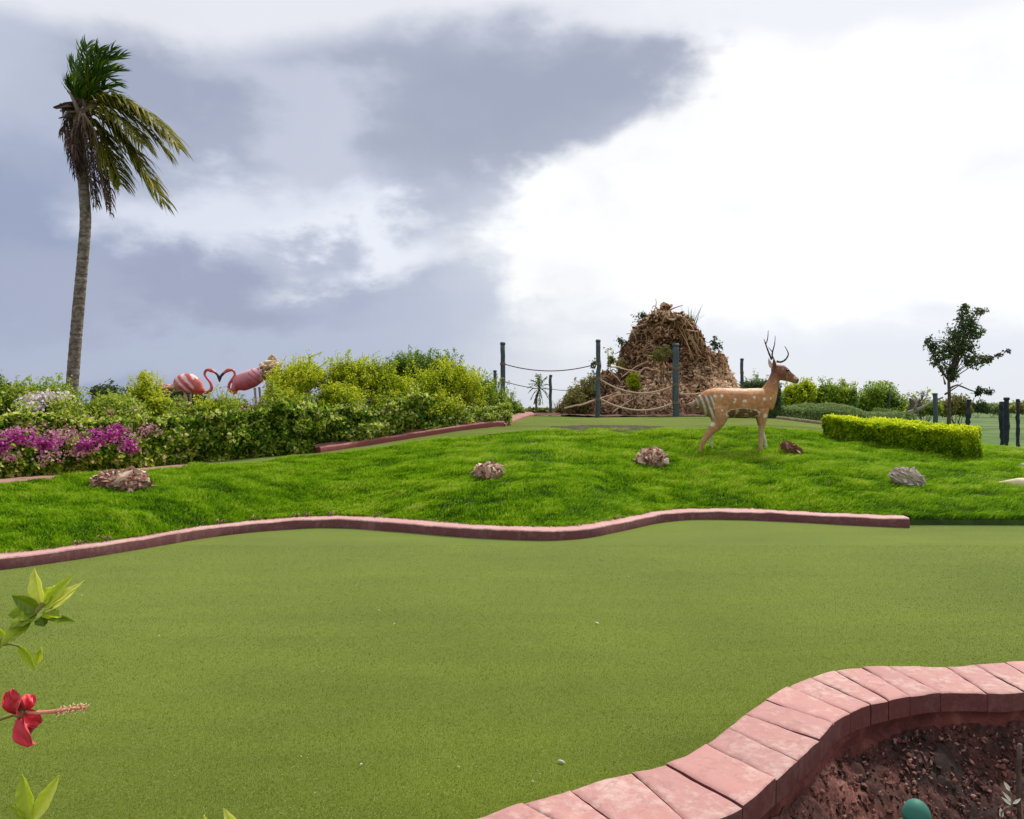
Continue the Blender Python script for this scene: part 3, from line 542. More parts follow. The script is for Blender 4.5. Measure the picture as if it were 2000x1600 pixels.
# ------------------------------------------------------------------ left border: low leafy hedge plants along the path
def hedge_plant(px0, px1, tops, label, seed, tone=.50, n=9500, flowers=(), depth=1.0, leaf=.082):
    """one plant of the border hedge: leaves over a boxy mound from the path edge backwards"""
    r = np.random.default_rng(seed)
    def base(px):     # foot of the hedge on the line of the path
        ys = np.linspace(7, 22, 900); xs = (px-1000)/F*ys; k = np.argmin(np.abs(Y4(xs) + (.38 if px > 622 else .1) - ys)); return xs[k], ys[k]
    xa, ya = base(px0); xb, yb = base(px1); u = r.random(n); d = r.random(n)**1.5 * depth; h = r.random(n)
    X0 = xa + (xb-xa)*u; Yb = np.array([ya + (yb-ya)*q for q in u])
    ptop = np.interp(px0 + (px1-px0)*u, [t[0] for t in tops], [t[1] for t in tops]); y_mid = Yb + .35; g = H(X0, Yb); top = CH - (ptop-800)/F*y_mid; top = top + (np.where(X0 > -4.6, .34, .16)*fbm(X0*1.7, seed*.9, 1, 3) + np.where(X0 > -4.6, .04, .01))
    hh = top - g; face = r.random(n) < .68
    z = np.where(face, g + .02 + hh * h, g + hh * (.9 + .12*r.random(n))); bulge = .16 * np.sin(np.pi*np.clip(h, 0, 1)) ; y = np.where(face, Yb + d*.35 - bulge + .25*h**3, Yb + d)
    b = fbm(X0*2.6, y*2.2, z*3.0, 3); f = fbm(X0*6, y*6, z*6, 2); y = y - .40*b - .10*f; z = z + np.where(face, .05*f, .16*f + .14*b)
    keep = (b*.55 + f*.9 + np.where(z-g < .25, -.02, .03) > -.22) & (z > g); P_ = np.stack([X0, y, z], 1)[keep]
    fm, sm = MB(), MB(); xm = (xa+xb)/2; ym = (ya+yb)/2 + .3; gz = float(H(xm, ym))
    root = thing('hedge_plant', label, 'hedge', (xm, ym, gz), 'leafy plants of the border hedge')
    leaves(fm, P_, np.array([0, -.6, .5]) + 0*P_, leaf*(.6+.8*r.random(len(P_))), tone + .07 + .28*r.standard_normal(len(P_)) + .5*f[keep] + .40*b[keep] + (r.random(len(P_)) < .08)*.4, .62, r, .8)
    for _ in range(16):
        q = r.integers(len(P_)); e = P_[q]; e2 = e.copy(); e2[2] = max(gz+.1, e[2]); b0 = np.array([xm + (e[0]-xm)*.8, ym, float(H(e[0], ym))-.02]); tube(sm, spline([b0, (b0+e2)/2 + r.normal(size=3)*.04, e2], 5), np.linspace(.014, .004, 5), 5)
    for _ in range(18):
        q = P_[r.integers(len(P_))]; k = int(np.argmax(P_[:, 2]*(np.abs(P_[:, 0]-q[0]) < .15))); a = P_[k]; sprig(fm, sm, a-[0, 0, .1], a + [r.normal()*.1, r.normal()*.08, .08+.26*r.random()**1.5], leaf*.8, tone+.2, r, 16, .004, leaf)
    fm.build('foliage', LM['hedge'], root, smooth=False); sm.build('stem', BARK, root)
    for (fs, m_, nf, sz) in flowers:
        for s in fs: s = (s[0], s[1], s[2]*1.25, s[3]*1.25, s[4]-.05); fl = MB(); crown(fl, [px_ell(*s)], int(nf*1.1/len(fs)), sz, r, .5, .28, .14, 8, None, .1, .8); fl.build('flower_cluster', LM[m_], root, smooth=False)
    return root
hp = hedge_plant
hp(-420, -180, [(-420, 830), (-180, 825)], 'hedge plant out at the far left end of the border', 1, n=6000)
hp(-185, 0, [(-185, 825), (0, 822)], 'hedge plant just left of the first magenta blooms, at the edge of the view', 2, n=7000)
hp(-5, 122, [(0, 820), (60, 812), (122, 818)], 'leftmost border shrub with a low band of magenta blooms', 3, flowers=[([(34, 854, 32, 13, 9.9), (88, 866, 26, 13, 10.0), (0, 870, 20, 12, 9.8)], 'magenta', 900, .045), ([(60, 838, 40, 12, 10.1), (20, 892, 30, 14, 9.7), (95, 895, 26, 12, 9.9)], 'pink', 210, .04), ([(20, 845, 24, 10, 10.2), (110, 850, 18, 12, 10.3)], 'pink', 350, .04)])
hp(118, 205, [(118, 822), (205, 826)], 'border shrub with magenta blooms spreading to its right side', 4, n=7500, flowers=[([(168, 868, 22, 14, 10.6), (192, 852, 20, 12, 10.8)], 'magenta', 700, .045), ([(150, 884, 24, 10, 10.5), (140, 845, 26, 12, 10.8)], 'pink', 240, .038)])
hp(200, 300, [(200, 826), (300, 830)], 'border shrub with magenta clusters behind the left rock', 5, flowers=[([(212, 850, 20, 14, 11.0), (252, 872, 16, 13, 11.0), (232, 838, 12, 8, 11.2)], 'magenta', 720, .045), ([(290, 840, 20, 12, 11.8), (250, 845, 30, 14, 11.3)], 'pink', 260, .036)])
hp(295, 400, [(295, 826), (400, 820)], 'dark green hedge plant where the concrete path ends', 6, tone=.42, n=11000)
hp(395, 505, [(395, 820), (505, 815)], 'glossy hedge plant below the two flamingos', 7, tone=.42, n=11500)
hp(500, 635, [(500, 815), (635, 812)], 'dense dark hedge plant at the lower end of the red ridged kerb', 8, tone=.40, n=13500)
hp(630, 770, [(630, 812), (770, 806)], 'hedge plant along the lower half of the red ridged kerb', 9, tone=.42, n=11500)
hp(765, 880, [(765, 806), (880, 800)], 'hedge plant along the upper half of the red ridged kerb', 10, tone=.45, n=9000)
hp(875, 1000, [(875, 800), (960, 805), (1000, 812)], 'small leaved hedge plant where the two red kerbs meet', 11, tone=.48, n=8000, leaf=.05)

# ------------------------------------------------------------------ taller bushes behind the hedge
bg = 'tall bushes behind the border hedge'
S = shrub
S('bush', 'mixed green bush at the left edge, below the dark treetop', 'bush', bg, [(18, 798, 52, 42, 12.5), (-60, 790, 60, 50, 12.8)], 'mid', .05, 9000, 21, tone=.55)
S('bougainvillea', 'bougainvillea with white blooms at the foot of the palm', 'bush', bg, [(100, 800, 62, 40, 12.6), (62, 790, 30, 26, 12.4)], 'mid', .05, 8000, 22, sprigs=[(95, 780, 88, 738, 12.6), (112, 775, 118, 732, 12.6), (60, 775, 50, 752, 12.5)], flowers=[([(68, 778, 30, 14, 11.7), (104, 776, 34, 15, 11.8), (58, 796, 20, 11, 11.5), (172, 828, 12, 8, 12)], 'white', 1500, .05), ([(150, 820, 20, 14, 12.0)], 'magenta', 700, .045)], tone=.6)
S('bush', 'low tangled bush with a few pink blooms, right of the palm foot', 'bush', bg, [(205, 812, 52, 30, 13.0), (240, 808, 40, 28, 13.3)], 'mid', .045, 8500, 23, flowers=[([(212, 806, 10, 8, 12.6), (262, 800, 12, 8, 12.7)], 'pink', 260, .04)], tone=.62)
S('bush', 'pale green pointed bush left of the flamingos', 'bush', bg, [(290, 785, 30, 40, 13.8), (284, 760, 13, 22, 13.8), (312, 800, 26, 24, 13.6)], 'lime', .042, 9500, 24, sprigs=[(284, 755, 283, 728, 13.8), (270, 770, 256, 754, 13.8)], tone=.55, topl=.05)
S('bush', 'rust tinged olive bush below the left flamingo', 'bush', bg, [(352, 812, 36, 24, 14.0), (325, 815, 25, 20, 13.9)], 'olive', .04, 7000, 25, tone=.55)
S('bush', 'fine leaved yellow green bush between the flamingos and the hedge', 'bush', bg, [(428, 806, 44, 30, 14.2), (400, 812, 30, 22, 14.0)], 'lime', .035, 10500, 26, tone=.42)
S('bush', 'small bush flushed dull pink under the right flamingo', 'bush', bg, [(486, 812, 32, 22, 14.5), (530, 816, 30, 20, 14.6)], 'olive', .04, 6500, 27, flowers=[([(476, 802, 18, 9, 14.1), (500, 806, 14, 8, 14.2), (535, 806, 14, 8, 14.3)], 'pink', 420, .032)], tone=.45)
S('bush', 'airy yellow green bush touching the right flamingo tail', 'bush', bg, [(570, 755, 46, 36, 15.3), (560, 795, 50, 40, 15.0), (602, 740, 34, 30, 15.5)], 'lime', .045, 14500, 28, sprigs=[(580, 735, 560, 712, 15.2), (600, 725, 603, 692, 15.2), (603, 700, 628, 690, 15.2), (555, 750, 528, 738, 15.2), (612, 725, 640, 704, 15.2)], tone=.55)
S('bush', 'tall loose yellow green bush with one upright top shoot', 'bush', bg, [(672, 755, 46, 42, 15.8), (650, 790, 50, 38, 15.3), (695, 735, 34, 30, 16)], 'lime', .045, 15000, 29, sprigs=[(678, 725, 683, 680, 15.8), (650, 725, 640, 698, 15.8), (700, 718, 712, 706, 15.8), (664, 720, 668, 700, 15.8)], tone=.52)
S('bush', 'darker olive bush in the middle of the tall row', 'bush', bg, [(752, 770, 50, 42, 16.3), (735, 740, 36, 30, 16.4), (770, 800, 44, 24, 15.8)], 'lime', .042, 13500, 30, sprigs=[(740, 722, 735, 702, 16.4), (765, 728, 775, 708, 16.4)], tone=.36)
S('bush', 'dark green bush rising highest behind the yellow ones', 'bush', bg, [(820, 728, 56, 34, 18.6), (862, 735, 44, 34, 18.8), (780, 738, 34, 30, 18.5)], 'mid', .05, 12500, 31, sprigs=[(822, 700, 815, 684, 18.5), (850, 705, 858, 688, 18.5), (885, 715, 900, 704, 18.6), (790, 712, 782, 700, 18.5)], tone=.30)
S('bush', 'broad rounded yellow green bush near the fence post', 'bush', bg, [(856, 762, 62, 42, 16.8), (905, 768, 46, 40, 17.0), (845, 795, 60, 26, 16.3), (878, 738, 36, 24, 17.0)], 'lime', .042, 20000, 32, sprigs=[(900, 738, 915, 716, 17), (850, 730, 842, 714, 17)], tone=.50)
S('bush', 'darker green bush sloping down to the fence at its right end', 'bush', bg, [(955, 780, 34, 32, 18.4), (985, 795, 28, 20, 19.4), (930, 770, 34, 36, 18.0), (1008, 803, 16, 9, 20.2)], 'mid', .045, 12500, 33, tone=.45)
S('bush', 'dark bush silhouetted under the left flamingo', 'bush', bg, [(362, 776, 22, 16, 21.5), (340, 785, 20, 14, 21.6), (388, 786, 20, 12, 21.5)], 'dark', .06, 4500, 34, tone=.4)

def far_tree(name, label, group, trunk, spec, mat, leaf, n, seed, rad=.08, tone=.45, gap=.3, gs=1.6, limbs=(), bare=0, tufts=14, cat='tree'):
    """trunk: [(px,py)...] at the depth of spec[0]; limbs are px polylines"""
    r = np.random.default_rng(seed); Y = spec[0][4]; tp = [P(a, b, Y) for a, b in trunk]; root = thing(name, label, cat, (tp[0][0], tp[0][1], float(H(tp[0][0], tp[0][1]))), group)
    tp[0][2] = float(H(tp[0][0], tp[0][1])) - .05; tm, fm = MB(), MB(); k = max(6, len(tp)*3); tube(tm, spline(tp, k), np.linspace(rad, rad*.4, k), 7)
    bs = [px_ell(*s) for s in spec]
    for lm in limbs:
        q = [P(a, b, Y + .25*r.normal()) for a, b in lm]; q[0][1] = Y; tube(tm, spline(q, 9), np.linspace(rad*.5, rad*.14, 9), 5)
    for c, q in bs:
        for _ in range(5):
            a = tp[-1] if r.random() < .5 else tp[len(tp)//2]; e = c + norm(r.normal(size=(1, 3)))[0]*np.array(q)*.8; tube(tm, spline([a, (a+e)/2 + r.normal(size=3)*.1, e], 6), np.linspace(rad*.3, rad*.08, 6), 4)
    crown(fm, bs, n, leaf, r, tone, .2, gap, gs, root.location[2]+.05, .25)
    for c, q in bs:
        for _ in range(tufts):
            u = norm(r.normal(size=(1, 3)) + [0, 0, .3])[0]; a = c + u*np.array(q)*.8; sprig(fm, tm, a, a + u*.35*max(q)*r.random(), leaf, tone, r, 12, .006, leaf)
    tm.build('trunk', BARK, root); fm.build('crown', LM[mat], root, smooth=False); return root
# trees seen over the left border
far_tree('tree', 'sparse dark round tree far off between the palm and the pointed bush', None, [(216, 812), (214, 790), (215, 765)], [(215, 770, 36, 20, 27), (225, 795, 34, 18, 27), (192, 768, 16, 10, 27)], 'dark', .11, 3200, 41, .09, .55, .22, 1.2)
far_tree('tree', 'dark tree cut off by the left edge of the view', None, [(-6, 830), (-4, 790)], [(4, 772, 22, 26, 20), (-25, 765, 28, 36, 20), (8, 800, 20, 18, 20)], 'dark', .08, 5500, 42, .08, .6)
S('bush', 'small far green bush right of the palm trunk', 'bush', None, [(175, 805, 18, 9, 24), (190, 808, 16, 8, 24)], 'dark', .07, 1600, 43, tone=.6)
# far growth behind the deer and to the right
rg = 'bushes and trees behind the clipped bank'
S('bush', 'yellow green bush just right of the deer muzzle', 'bush', rg, [(1562, 772, 28, 22, 30), (1545, 785, 24, 16, 30), (1578, 762, 12, 10, 30)], 'lime', .09, 4500, 51, tone=.38, gs=1.2)
S('bush', 'taller bush with dark ragged top shoots behind the bank', 'bush', rg, [(1618, 772, 32, 20, 31), (1650, 775, 28, 18, 31), (1600, 785, 30, 14, 31)], 'mid', .09, 6000, 52, sprigs=[(1605, 755, 1602, 740, 31), (1620, 755, 1624, 741, 31), (1640, 758, 1646, 742, 31), (1665, 765, 1668, 752, 31)], tone=.5, gs=1.2)
far_tree('tree', 'rounded olive tree behind the right part of the bank', rg, [(1720, 812), (1718, 780)], [(1718, 770, 34, 26, 32), (1690, 786, 32, 22, 32), (1745, 790, 34, 20, 32), (1715, 798, 50, 16, 32)], 'mid', .10, 12500, 53, .09, .6, .35, 1.2)
S('bush', 'low green bush under the fallen bare branch', 'bush', rg, [(1800, 798, 26, 12, 31), (1822, 800, 16, 12, 31)], 'mid', .08, 2600, 54, tone=.5)
S('bush', 'bush at the foot of the windswept tree', 'bush', rg, [(1872, 796, 24, 16, 33), (1850, 800, 20, 12, 33)], 'olive', .09, 3000, 55, tone=.45)
S('bush', 'round grassy bush behind the neck of the deer', 'bush', rg, [(1476, 762, 34, 22, 30), (1500, 775, 30, 20, 30)], 'grey', .08, 6000, 56, tone=.5, tuft=4)
for k, (a, b, rx, ry, Y, m, l) in enumerate([(1935, 797, 26, 8, 70, 'grey', 'first pale far bush right of the windswept tree'), (1972, 796, 20, 9, 75, 'mid', 'far bush behind the paired dark posts'), (1905, 795, 22, 8, 68, 'dark', 'dark far bush behind the single dark post'),
        (2010, 797, 26, 10, 70, 'olive', 'far bush at the right edge of the horizon'), (2060, 797, 30, 9, 70, 'mid', 'far bush beyond the right edge'), (1052, 803, 30, 3, 45, 'olive', 'thin strip of far scrub under the little palm'), (1110, 801, 26, 5, 44, 'olive', 'far scrub left of the root pile'), (1590, 799, 60, 6, 60, 'mid', 'far scrub band behind the bank')]):
    S('bush', l, 'bush', 'far bushes on the horizon', [(a, b, rx, ry, Y), (a+rx*.6, b+2, rx*.6, ry*.7, Y+1)], m, .22, 1500, 60+k, tone=.55, gs=.5, stems=2, tuft=3)
far_tree('tree', 'dark windswept tree with ragged leaning crown on the right', None, [(1853, 812), (1854, 775), (1853, 745), (1858, 715), (1872, 690)],
  [(1888, 628, 22, 22, 30), (1870, 655, 26, 22, 30), (1850, 688, 26, 20, 30), (1823, 676, 18, 14, 30), (1812, 664, 10, 7, 30), (1905, 648, 16, 20, 30), (1885, 680, 24, 16, 30), (1856, 722, 15, 14, 30), (1895, 708, 24, 11, 30), (1925, 700, 20, 9, 30), (1880, 604, 8, 9, 30), (1916, 608, 12, 6, 30), (1830, 705, 12, 9, 30), (1862, 735, 10, 9, 30)], 'dark', .12, 4300, 71, .085, .60, -.05, 2.2,
  limbs=[[(1853, 760), (1870, 752), (1885, 758), (1905, 765), (1932, 768)], [(1858, 715), (1885, 680), (1915, 700), (1945, 698), (1968, 685)], [(1872, 690), (1885, 650), (1910, 608), (1930, 604)], [(1872, 690), (1840, 668), (1805, 666)], [(1885, 650), (1880, 610), (1876, 598)], [(1853, 750), (1842, 735)], [(1853, 770), (1862, 760), (1880, 748)]], tufts=4)
def limb_leaves():   # clusters on the long bare lower limb and the right tip
    r = np.random.default_rng(72); root = bpy.data.objects['tree.003']; mb = MB()
    crown(mb, [px_ell(*s) for s in [(1915, 762, 9, 5, 30), (1932, 765, 9, 5, 30), (1908, 768, 7, 4, 30), (1966, 686, 7, 3, 30), (1950, 694, 9, 5, 30)]], 420, .12, r, .35, .2, .2, 2, None, .2); mb.build('leaf_cluster', LM['dark'], root, smooth=False)
limb_leaves()

def bare_tree():
    r = np.random.default_rng(81); Y = 29; b = P(1797, 812, Y); root = thing('bare_tree', 'small grey bare tree with a few yellow leaves, left of the windswept tree', 'tree', (b[0], b[1], float(H(b[0], b[1]))))
    tm, fm = MB(), MB()
    def grow(p, d, L, rad, dep):
        e = p + d*L; tube(tm, [p, (p+e)/2 + r.normal(size=3)*L*.08, e], [rad, rad*.85, rad*.65], 5)
        if dep == 0:
            if r.random() < .14: leaves(fm, e + r.normal(size=(4, 3))*.05, r.normal(size=(4, 3)), .07 + .05*r.random(4), .6 + .3*r.random(4), .6, r)
            return
        for _ in range(3): grow(e, norm((d + r.normal(size=3)*[.75, .6, .45] + [0, 0, .12])[None])[0], L*.72, rad*.6, dep-1)
    grow(np.array([b[0], b[1], float(root.location[2])-.05]), np.array([.05, 0, 1.]), .55, .05, 4)
    tm.build('trunk', TWIG, root); fm.build('leaves', LM['lime'], root, smooth=False)
bare_tree()
GREYW = rough_mat('weathered_wood', [(.3, (.20, .17, .14)), (.6, (.42, .38, .33)), (.8, (.60, .56, .50))], 10, 6, .9, .6, .01, 30, (1, 1, 3))
mb = MB(); tube(mb, spline([P(1776, 806, 28.5), P(1800, 797, 28), P(1828, 782, 27.5), P(1842, 776, 27.3)], 12), np.linspace(.09, .03, 12), 7); tube(mb, spline([P(1786, 800, 28.2), P(1790, 786, 28), P(1780, 776, 28)], 6), np.linspace(.05, .02, 6), 6)
tag(mb.build('fallen_branch', GREYW, loc=P(1776, 806, 28.5)), 'pale fallen branch leaning between the bare tree and a post', 'branch')
mb = MB(); r = np.random.default_rng(9); tube(mb, spline([P(1783, 812, 28.8), P(1784, 795, 28.8), P(1777, 778, 28.8)], 12), [.24, .2, .17, .16, .17, .15, .13, .12, .1, .08, .06, .03], 9)
tube(mb, spline([P(1784, 800, 28.8), P(1793, 788, 28.8), P(1796, 780, 28.8)], 6), np.linspace(.12, .03, 6), 7)
tag(mb.build('tree_stump', BARK, loc=P(1783, 812, 28.8)), 'jagged brown stump at the right end of the clipped bank', 'stump')

# ------------------------------------------------------------------ clipped hedges on the right
def box_hedge(name, label, path, mat, leaf, n, seed, thick, hts, tone=.5, topl=.0, bulge=.05, cat='hedge', roundtop=.35, gap=.45, endround=0.0):
    """path: world (x,y) of the front foot; hts: heights along it"""
    r = np.random.default_rng(seed); p = np.array(path, float); L = np.linalg.norm(p[-1]-p[0]); u = r.random(n)
    f = spline(np.c_[p, np.array(hts)[:, None]], 60); i = u*59; j = np.minimum(i.astype(int), 58); q = f[j] + (f[j+1]-f[j])*(i-j)[:, None]
    t = norm(np.gradient(f[:, :2], axis=0))[j]; nn = np.stack([-t[:, 1], t[:, 0]], 1)       # points away from the viewer
    # perimeter of the section: front face, rounded top, back face
    s = r.random(n); h = q[:, 2]; per = 2*h + thick; d = s*per
    off = np.where(d < h, 0, np.where(d < h+thick, d-h, thick)); z = np.where(d < h, d, np.where(d < h+thick, h, per-d))
    k = np.clip(np.abs(off/thick-.5)*2, 0, 1)**2.5; z = z - np.where((d > h) & (d < h+thick), k*h*roundtop*.3, 0); off = off + np.where(d < h, np.clip(z/h, 0, 1)**3*thick*roundtop*.3, 0)
    if endround: e = np.clip(np.minimum(u, 1-u)/endround, 0, 1); z *= (1-(1-e)**2)**.5
    N3 = np.c_[np.where(d[:, None] < h[:, None], -nn, np.where(d[:, None] < (h+thick)[:, None], 0*nn, nn)), np.where((d > h) & (d < h+thick), 1., .15)]
    pos = np.c_[q[:, :2] + nn*off[:, None], z]; pos[:, 2] += H(q[:, 0], q[:, 1])
    ends = r.random(n) < thick/(L+thick)*.75; ue = r.random(n) < .5; pe = np.where(ue[:, None], f[0][:2], f[-1][:2]); te = np.where(ue[:, None], t[np.argmin(j)], t[np.argmax(j)]); ne = np.stack([-te[:, 1], te[:, 0]], 1)
    he = np.where(ue, f[0][2], f[-1][2]); w_ = r.random(n); zz = r.random(n); xy = pe + ne*(w_*thick)[:, None] + te*np.where(ue, -1, 1)[:, None]*(.12*np.sin(np.pi*w_)*np.sqrt(1-zz**3))[:, None]
    if not endround: pos = np.where(ends[:, None], np.c_[xy, zz*he*.98 + H(xy[:, 0], xy[:, 1])], pos); N3 = np.where(ends[:, None], np.c_[te*np.where(ue, -1, 1)[:, None], .2*np.ones(n)], N3)
    b = fbm(pos[:, 0]*3, pos[:, 1]*3, pos[:, 2]*3, 3); g = fbm(pos[:, 0]*9, pos[:, 1]*9, pos[:, 2]*9, 2); pos += norm(N3)*(bulge*b*2 + .03*g - .09*r.random(n)**2)[:, None]
    keep = b*.3 + g > -gap; hz = np.clip((pos[:, 2]-H(pos[:, 0], pos[:, 1]))/h, 0, 1)
    c = f[30]; gz = float(H(c[0], c[1])); root = thing(name, label, cat, (c[0], c[1], gz)); fm, sm = MB(), MB()
    leaves(fm, pos[keep], N3[keep], leaf*(.6+.8*r.random(keep.sum())), (tone + .17*r.standard_normal(n) + .35*g + topl*hz**3)[keep], .55, r, .6)  # topl paints the lit top: higher leaves get a lighter tone
    for a in range(40):
        q2 = f[r.integers(60)]; xy = q2[:2] + nn[0]*thick*r.uniform(.2, .8); z0 = float(H(*xy)); tube(sm, [(xy[0], xy[1], z0-.05), (xy[0]+r.normal()*.04, xy[1]+r.normal()*.04, z0+q2[2]*.5), (xy[0]+r.normal()*.08, xy[1]+r.normal()*.08, z0+q2[2]*.9)], [.016, .012, .005], 5)
    fm.build('foliage', LM[mat], root, smooth=False); sm.build('stem', BARK, root); return root
h0 = hit(1612, 857); h1 = hit(1700, 872); h2 = hit(1790, 886); h3 = hit(1866, 898)
print('hedge', h0, h1, h2, h3)
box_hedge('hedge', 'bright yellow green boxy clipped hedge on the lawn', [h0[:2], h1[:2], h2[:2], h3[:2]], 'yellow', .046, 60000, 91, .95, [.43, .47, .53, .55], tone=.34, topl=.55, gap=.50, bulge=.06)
LM['bank'] = LM['grey']
bk = [P(1528, 831, 21.6)[:2], P(1600, 831, 21.8)[:2], P(1690, 832, 22.2)[:2], P(1790, 838, 22.8)[:2]]
box_hedge('hedge', 'long low dull green bank hedge with rounded top behind the yellow hedge', bk, 'grey', .05, 46000, 92, 1.6, [CH - (y_-800)/F*q_[1] - float(H(*q_)) for q_, y_ in zip(bk, (793, 791, 793, 806))], tone=.45, bulge=.04, roundtop=1.2, gap=.7, topl=.15)
box_hedge('hedge', 'tall dark clipped hedge block directly behind the deer chest', [P(1494, 832, 20.6)[:2], P(1526, 832, 20.8)[:2]], 'dark', .05, 12000, 93, .9, [1.0, 1.02], tone=.6, gap=.7)
# stone edging below the bank
mb = MB(); e = [P(1518, 833, 20.2), P(1560, 835, 19.6), P(1605, 838, 19.2), P(1650, 842, 19)]; q = spline(e, 30); q[:, 2] = H(q[:, 0], q[:, 1]) + .02
for a in range(0, 29, 1): tube(mb, [q[a]+(q[a+1]-q[a])*.03, (q[a]+q[a+1])/2, q[a+1]-(q[a+1]-q[a])*.03], [.07, .08, .07], 7)
tag(mb.build('stone_edging', rough_mat('edging_stone', [(.3, (.12, .09, .05)), (.7, (.30, .24, .14))], 9, 5, .9), loc=q[15]), 'low tan stone edging in front of the long bank hedge', 'edging')
def shed():
    Y = 38; root = thing('shed', 'grey sloping shed roof half hidden behind the round grassy bush', 'shed', (P(1505, 800, Y)[0], Y, float(H(12, Y))))
    a, b, c = P(1462, 790, Y), P(1500, 748, Y), P(1543, 775, Y); mb = MB()
    for y0, y1 in ((0, 2.5),):
        A0, B0, C0 = a + [0, y0, 0], b + [0, y0, 0], c + [0, y0, 0]; A1, B1, C1 = a + [0, y1, 0], b + [0, y1, 0], c + [0, y1, 0]; th = np.array([0, 0, .08])
        for p, q_, r_, s_ in ((A0, B0, B1, A1), (B0, C0, C1, B1)): mb.add([p, q_, r_, s_, p-th, q_-th, r_-th, s_-th], [(0, 1, 2, 3), (7, 6, 5, 4), (0, 4, 5, 1), (1, 5, 6, 2), (2, 6, 7, 3), (3, 7, 4, 0)])
    mb.build('roof', rough_mat('grey_roof', [(.3, (.16, .17, .15)), (.7, (.30, .31, .28))], 6, 4, .8), root, smooth=False)
    mb = MB(); x0, x1 = a[0]+.25, c[0]-.3; z0 = float(H(x0, Y)) - .1; z1 = a[2]+.05
    g = [(x0, Y+.2, z0), (x1, Y+.2, z0), (x1, Y+.2, c[2]+.08), (b[0], Y+.2, b[2]-.12), (x0, Y+.2, z1)]; g2 = [(x, Y+2.3, z) for x, y, z in g]
    mb.add(g+g2, [(0, 5, 6, 1), (1, 6, 7, 2), (4, 9, 5, 0)], [(0, 1, 2), (0, 2, 3), (0, 3, 4), (5, 7, 6), (5, 8, 7), (5, 9, 8)]); mb.build('wall', rough_mat('shed_wall', [(.3, (.14, .12, .09)), (.7, (.24, .21, .17))], 4, 4, .9), root, smooth=False)
shed()

# ------------------------------------------------------------------ posts, ropes
m, nt, b = nodes('post_paint'); n_ = X(nt, ntex(nt, 3, 5, .6, (4, 4, .6)))
nt.links.new(ramp(nt, n_.v, [(.3, (.020, .040, .048)), (.55, (.045, .075, .085)), (.75, (.10, .13, .135))]), b.inputs['Base Color']); b.inputs['Roughness'].default_value = .6; bump(nt, b, ntex(nt, 20, 5, .6, (4, 4, .6)), .5, .008); M['post'] = m
M['post_dark'] = rough_mat('post_dark', [(.3, (.010, .014, .020)), (.7, (.04, .05, .06))], 8, 5, .85, .8, .02)
ROPE = tone_mat('rope', [(.2, (.10, .08, .06)), (.8, (.46, .34, .23))], .9, 60, .5, .004, .3)
def post(px, ytop, Y, wpx, label, ring=(), lean=0.0, seed=1, jag=False, mat='post', ybase=None):
    r = np.random.default_rng(seed); x = P(px, 800, Y)[0]; gz = float(H(x, Y)); zt = P(px, ytop, Y)[2]; rad = wpx/2/F*Y; root = thing('post', label, 'post', (x, Y, gz), 'dark posts')
    if ybase: gz2 = gz
    n = 14; z = np.linspace(gz-.15, zt, n); pts = np.stack([x + lean*(z-gz) + .008*r.normal(size=n), Y + 0*z, z], 1); rr = rad*(1.02 - .06*np.linspace(0, 1, n) + .02*r.normal(size=n))
    if jag: rr *= 1 + .18*r.normal(size=n)
    mb = MB(); tube(mb, pts, rr, 14); mb.build('shaft', M[mat], root)
    cm = MB(); tp = pts[-1]; tube(cm, [tp - [0, 0, .03], tp + [0, 0, .0], tp + [0, 0, .035]], [rad*1.12, rad*1.12, rad*.95], 14); cm.build('cap', M[mat], root)
    for zz in ring: w = MB(); p = P(px, zz, Y); xx = x + lean*(p[2]-gz); [tube(w, [(xx, Y, p[2]+dz-.011), (xx, Y, p[2]+dz+.011)], rad*1.14, 14, tone=.3) for dz in (-.024, 0, .024)]; w.build('rope_binding', ROPE, root)
    return np.array([x, Y, gz])
post(982, 671, 21.0, 9.5, 'tall dark post at the right end of the tall bushes', (711, 745), seed=1)
post(967, 725, 29, 6.5, 'short dark post just left of the tall one by the bushes', seed=2)
post(1168, 666, 20.7, 9, 'tallest slim dark post, left of the root pile', (711, 740, 780), .004, 3)
post(1320, 674, 21.0, 12.5, 'thick dark post in front of the root pile', (720, 752, 787), -.003, 4)
post(1075, 734, 29, 6, 'short thin dark post beside the little palm', (760,), 0, 5)
post(1449, 702, 28, 6.5, 'dark post right of the root pile, above the back of the deer', (728,), 0, 6)
post(1828, 770, 25, 9, 'weathered grey green post between the bare tree and the windswept tree', (), -.02, 7)
post(1890, 782, 26, 8, 'crooked dark post right of the windswept tree', (), .03, 8, True, 'post_dark')
post(1957, 787, 20, 8, 'short stout half of the paired dark posts on the right', (), -.02, 9, True, 'post_dark')
post(1965, 779, 19.6, 10, 'taller half of the paired dark posts on the right', (), .01, 10, True, 'post_dark')
post(1988, 782, 20.5, 6.5, 'thin lone dark post nearest the right edge', (), 0, 11, True, 'post_dark')
post(1737, 762, 30, 2.6, 'very thin grey pole standing in front of the rounded olive tree', (), 0, 12); post(1672, 764, 30, 2.4, 'very thin grey pole left of the rounded olive tree', (), 0, 13)
def rope(a, b, sag, rad, label, tone=.5):
    a = np.array(a); b = np.array(b); t = np.linspace(0, 1, 26); p = a + (b-a)*t[:, None]; p[:, 2] -= sag*4*t*(1-t); mb = MB(); tube(mb, p, rad, 7, tone=tone); o = mb.build('rope', ROPE, loc=a); tag(o, label, 'rope', 'ropes slung between the posts')
rope(P(984, 711, 21), P(1166, 711, 20.7), .19, .014, 'upper rope between the tallest post and the one by the bushes', .1)
rope(P(1077, 760, 29), P(1164, 752, 24), .10, .012, 'thin rope running right from the short post by the little palm', .1)
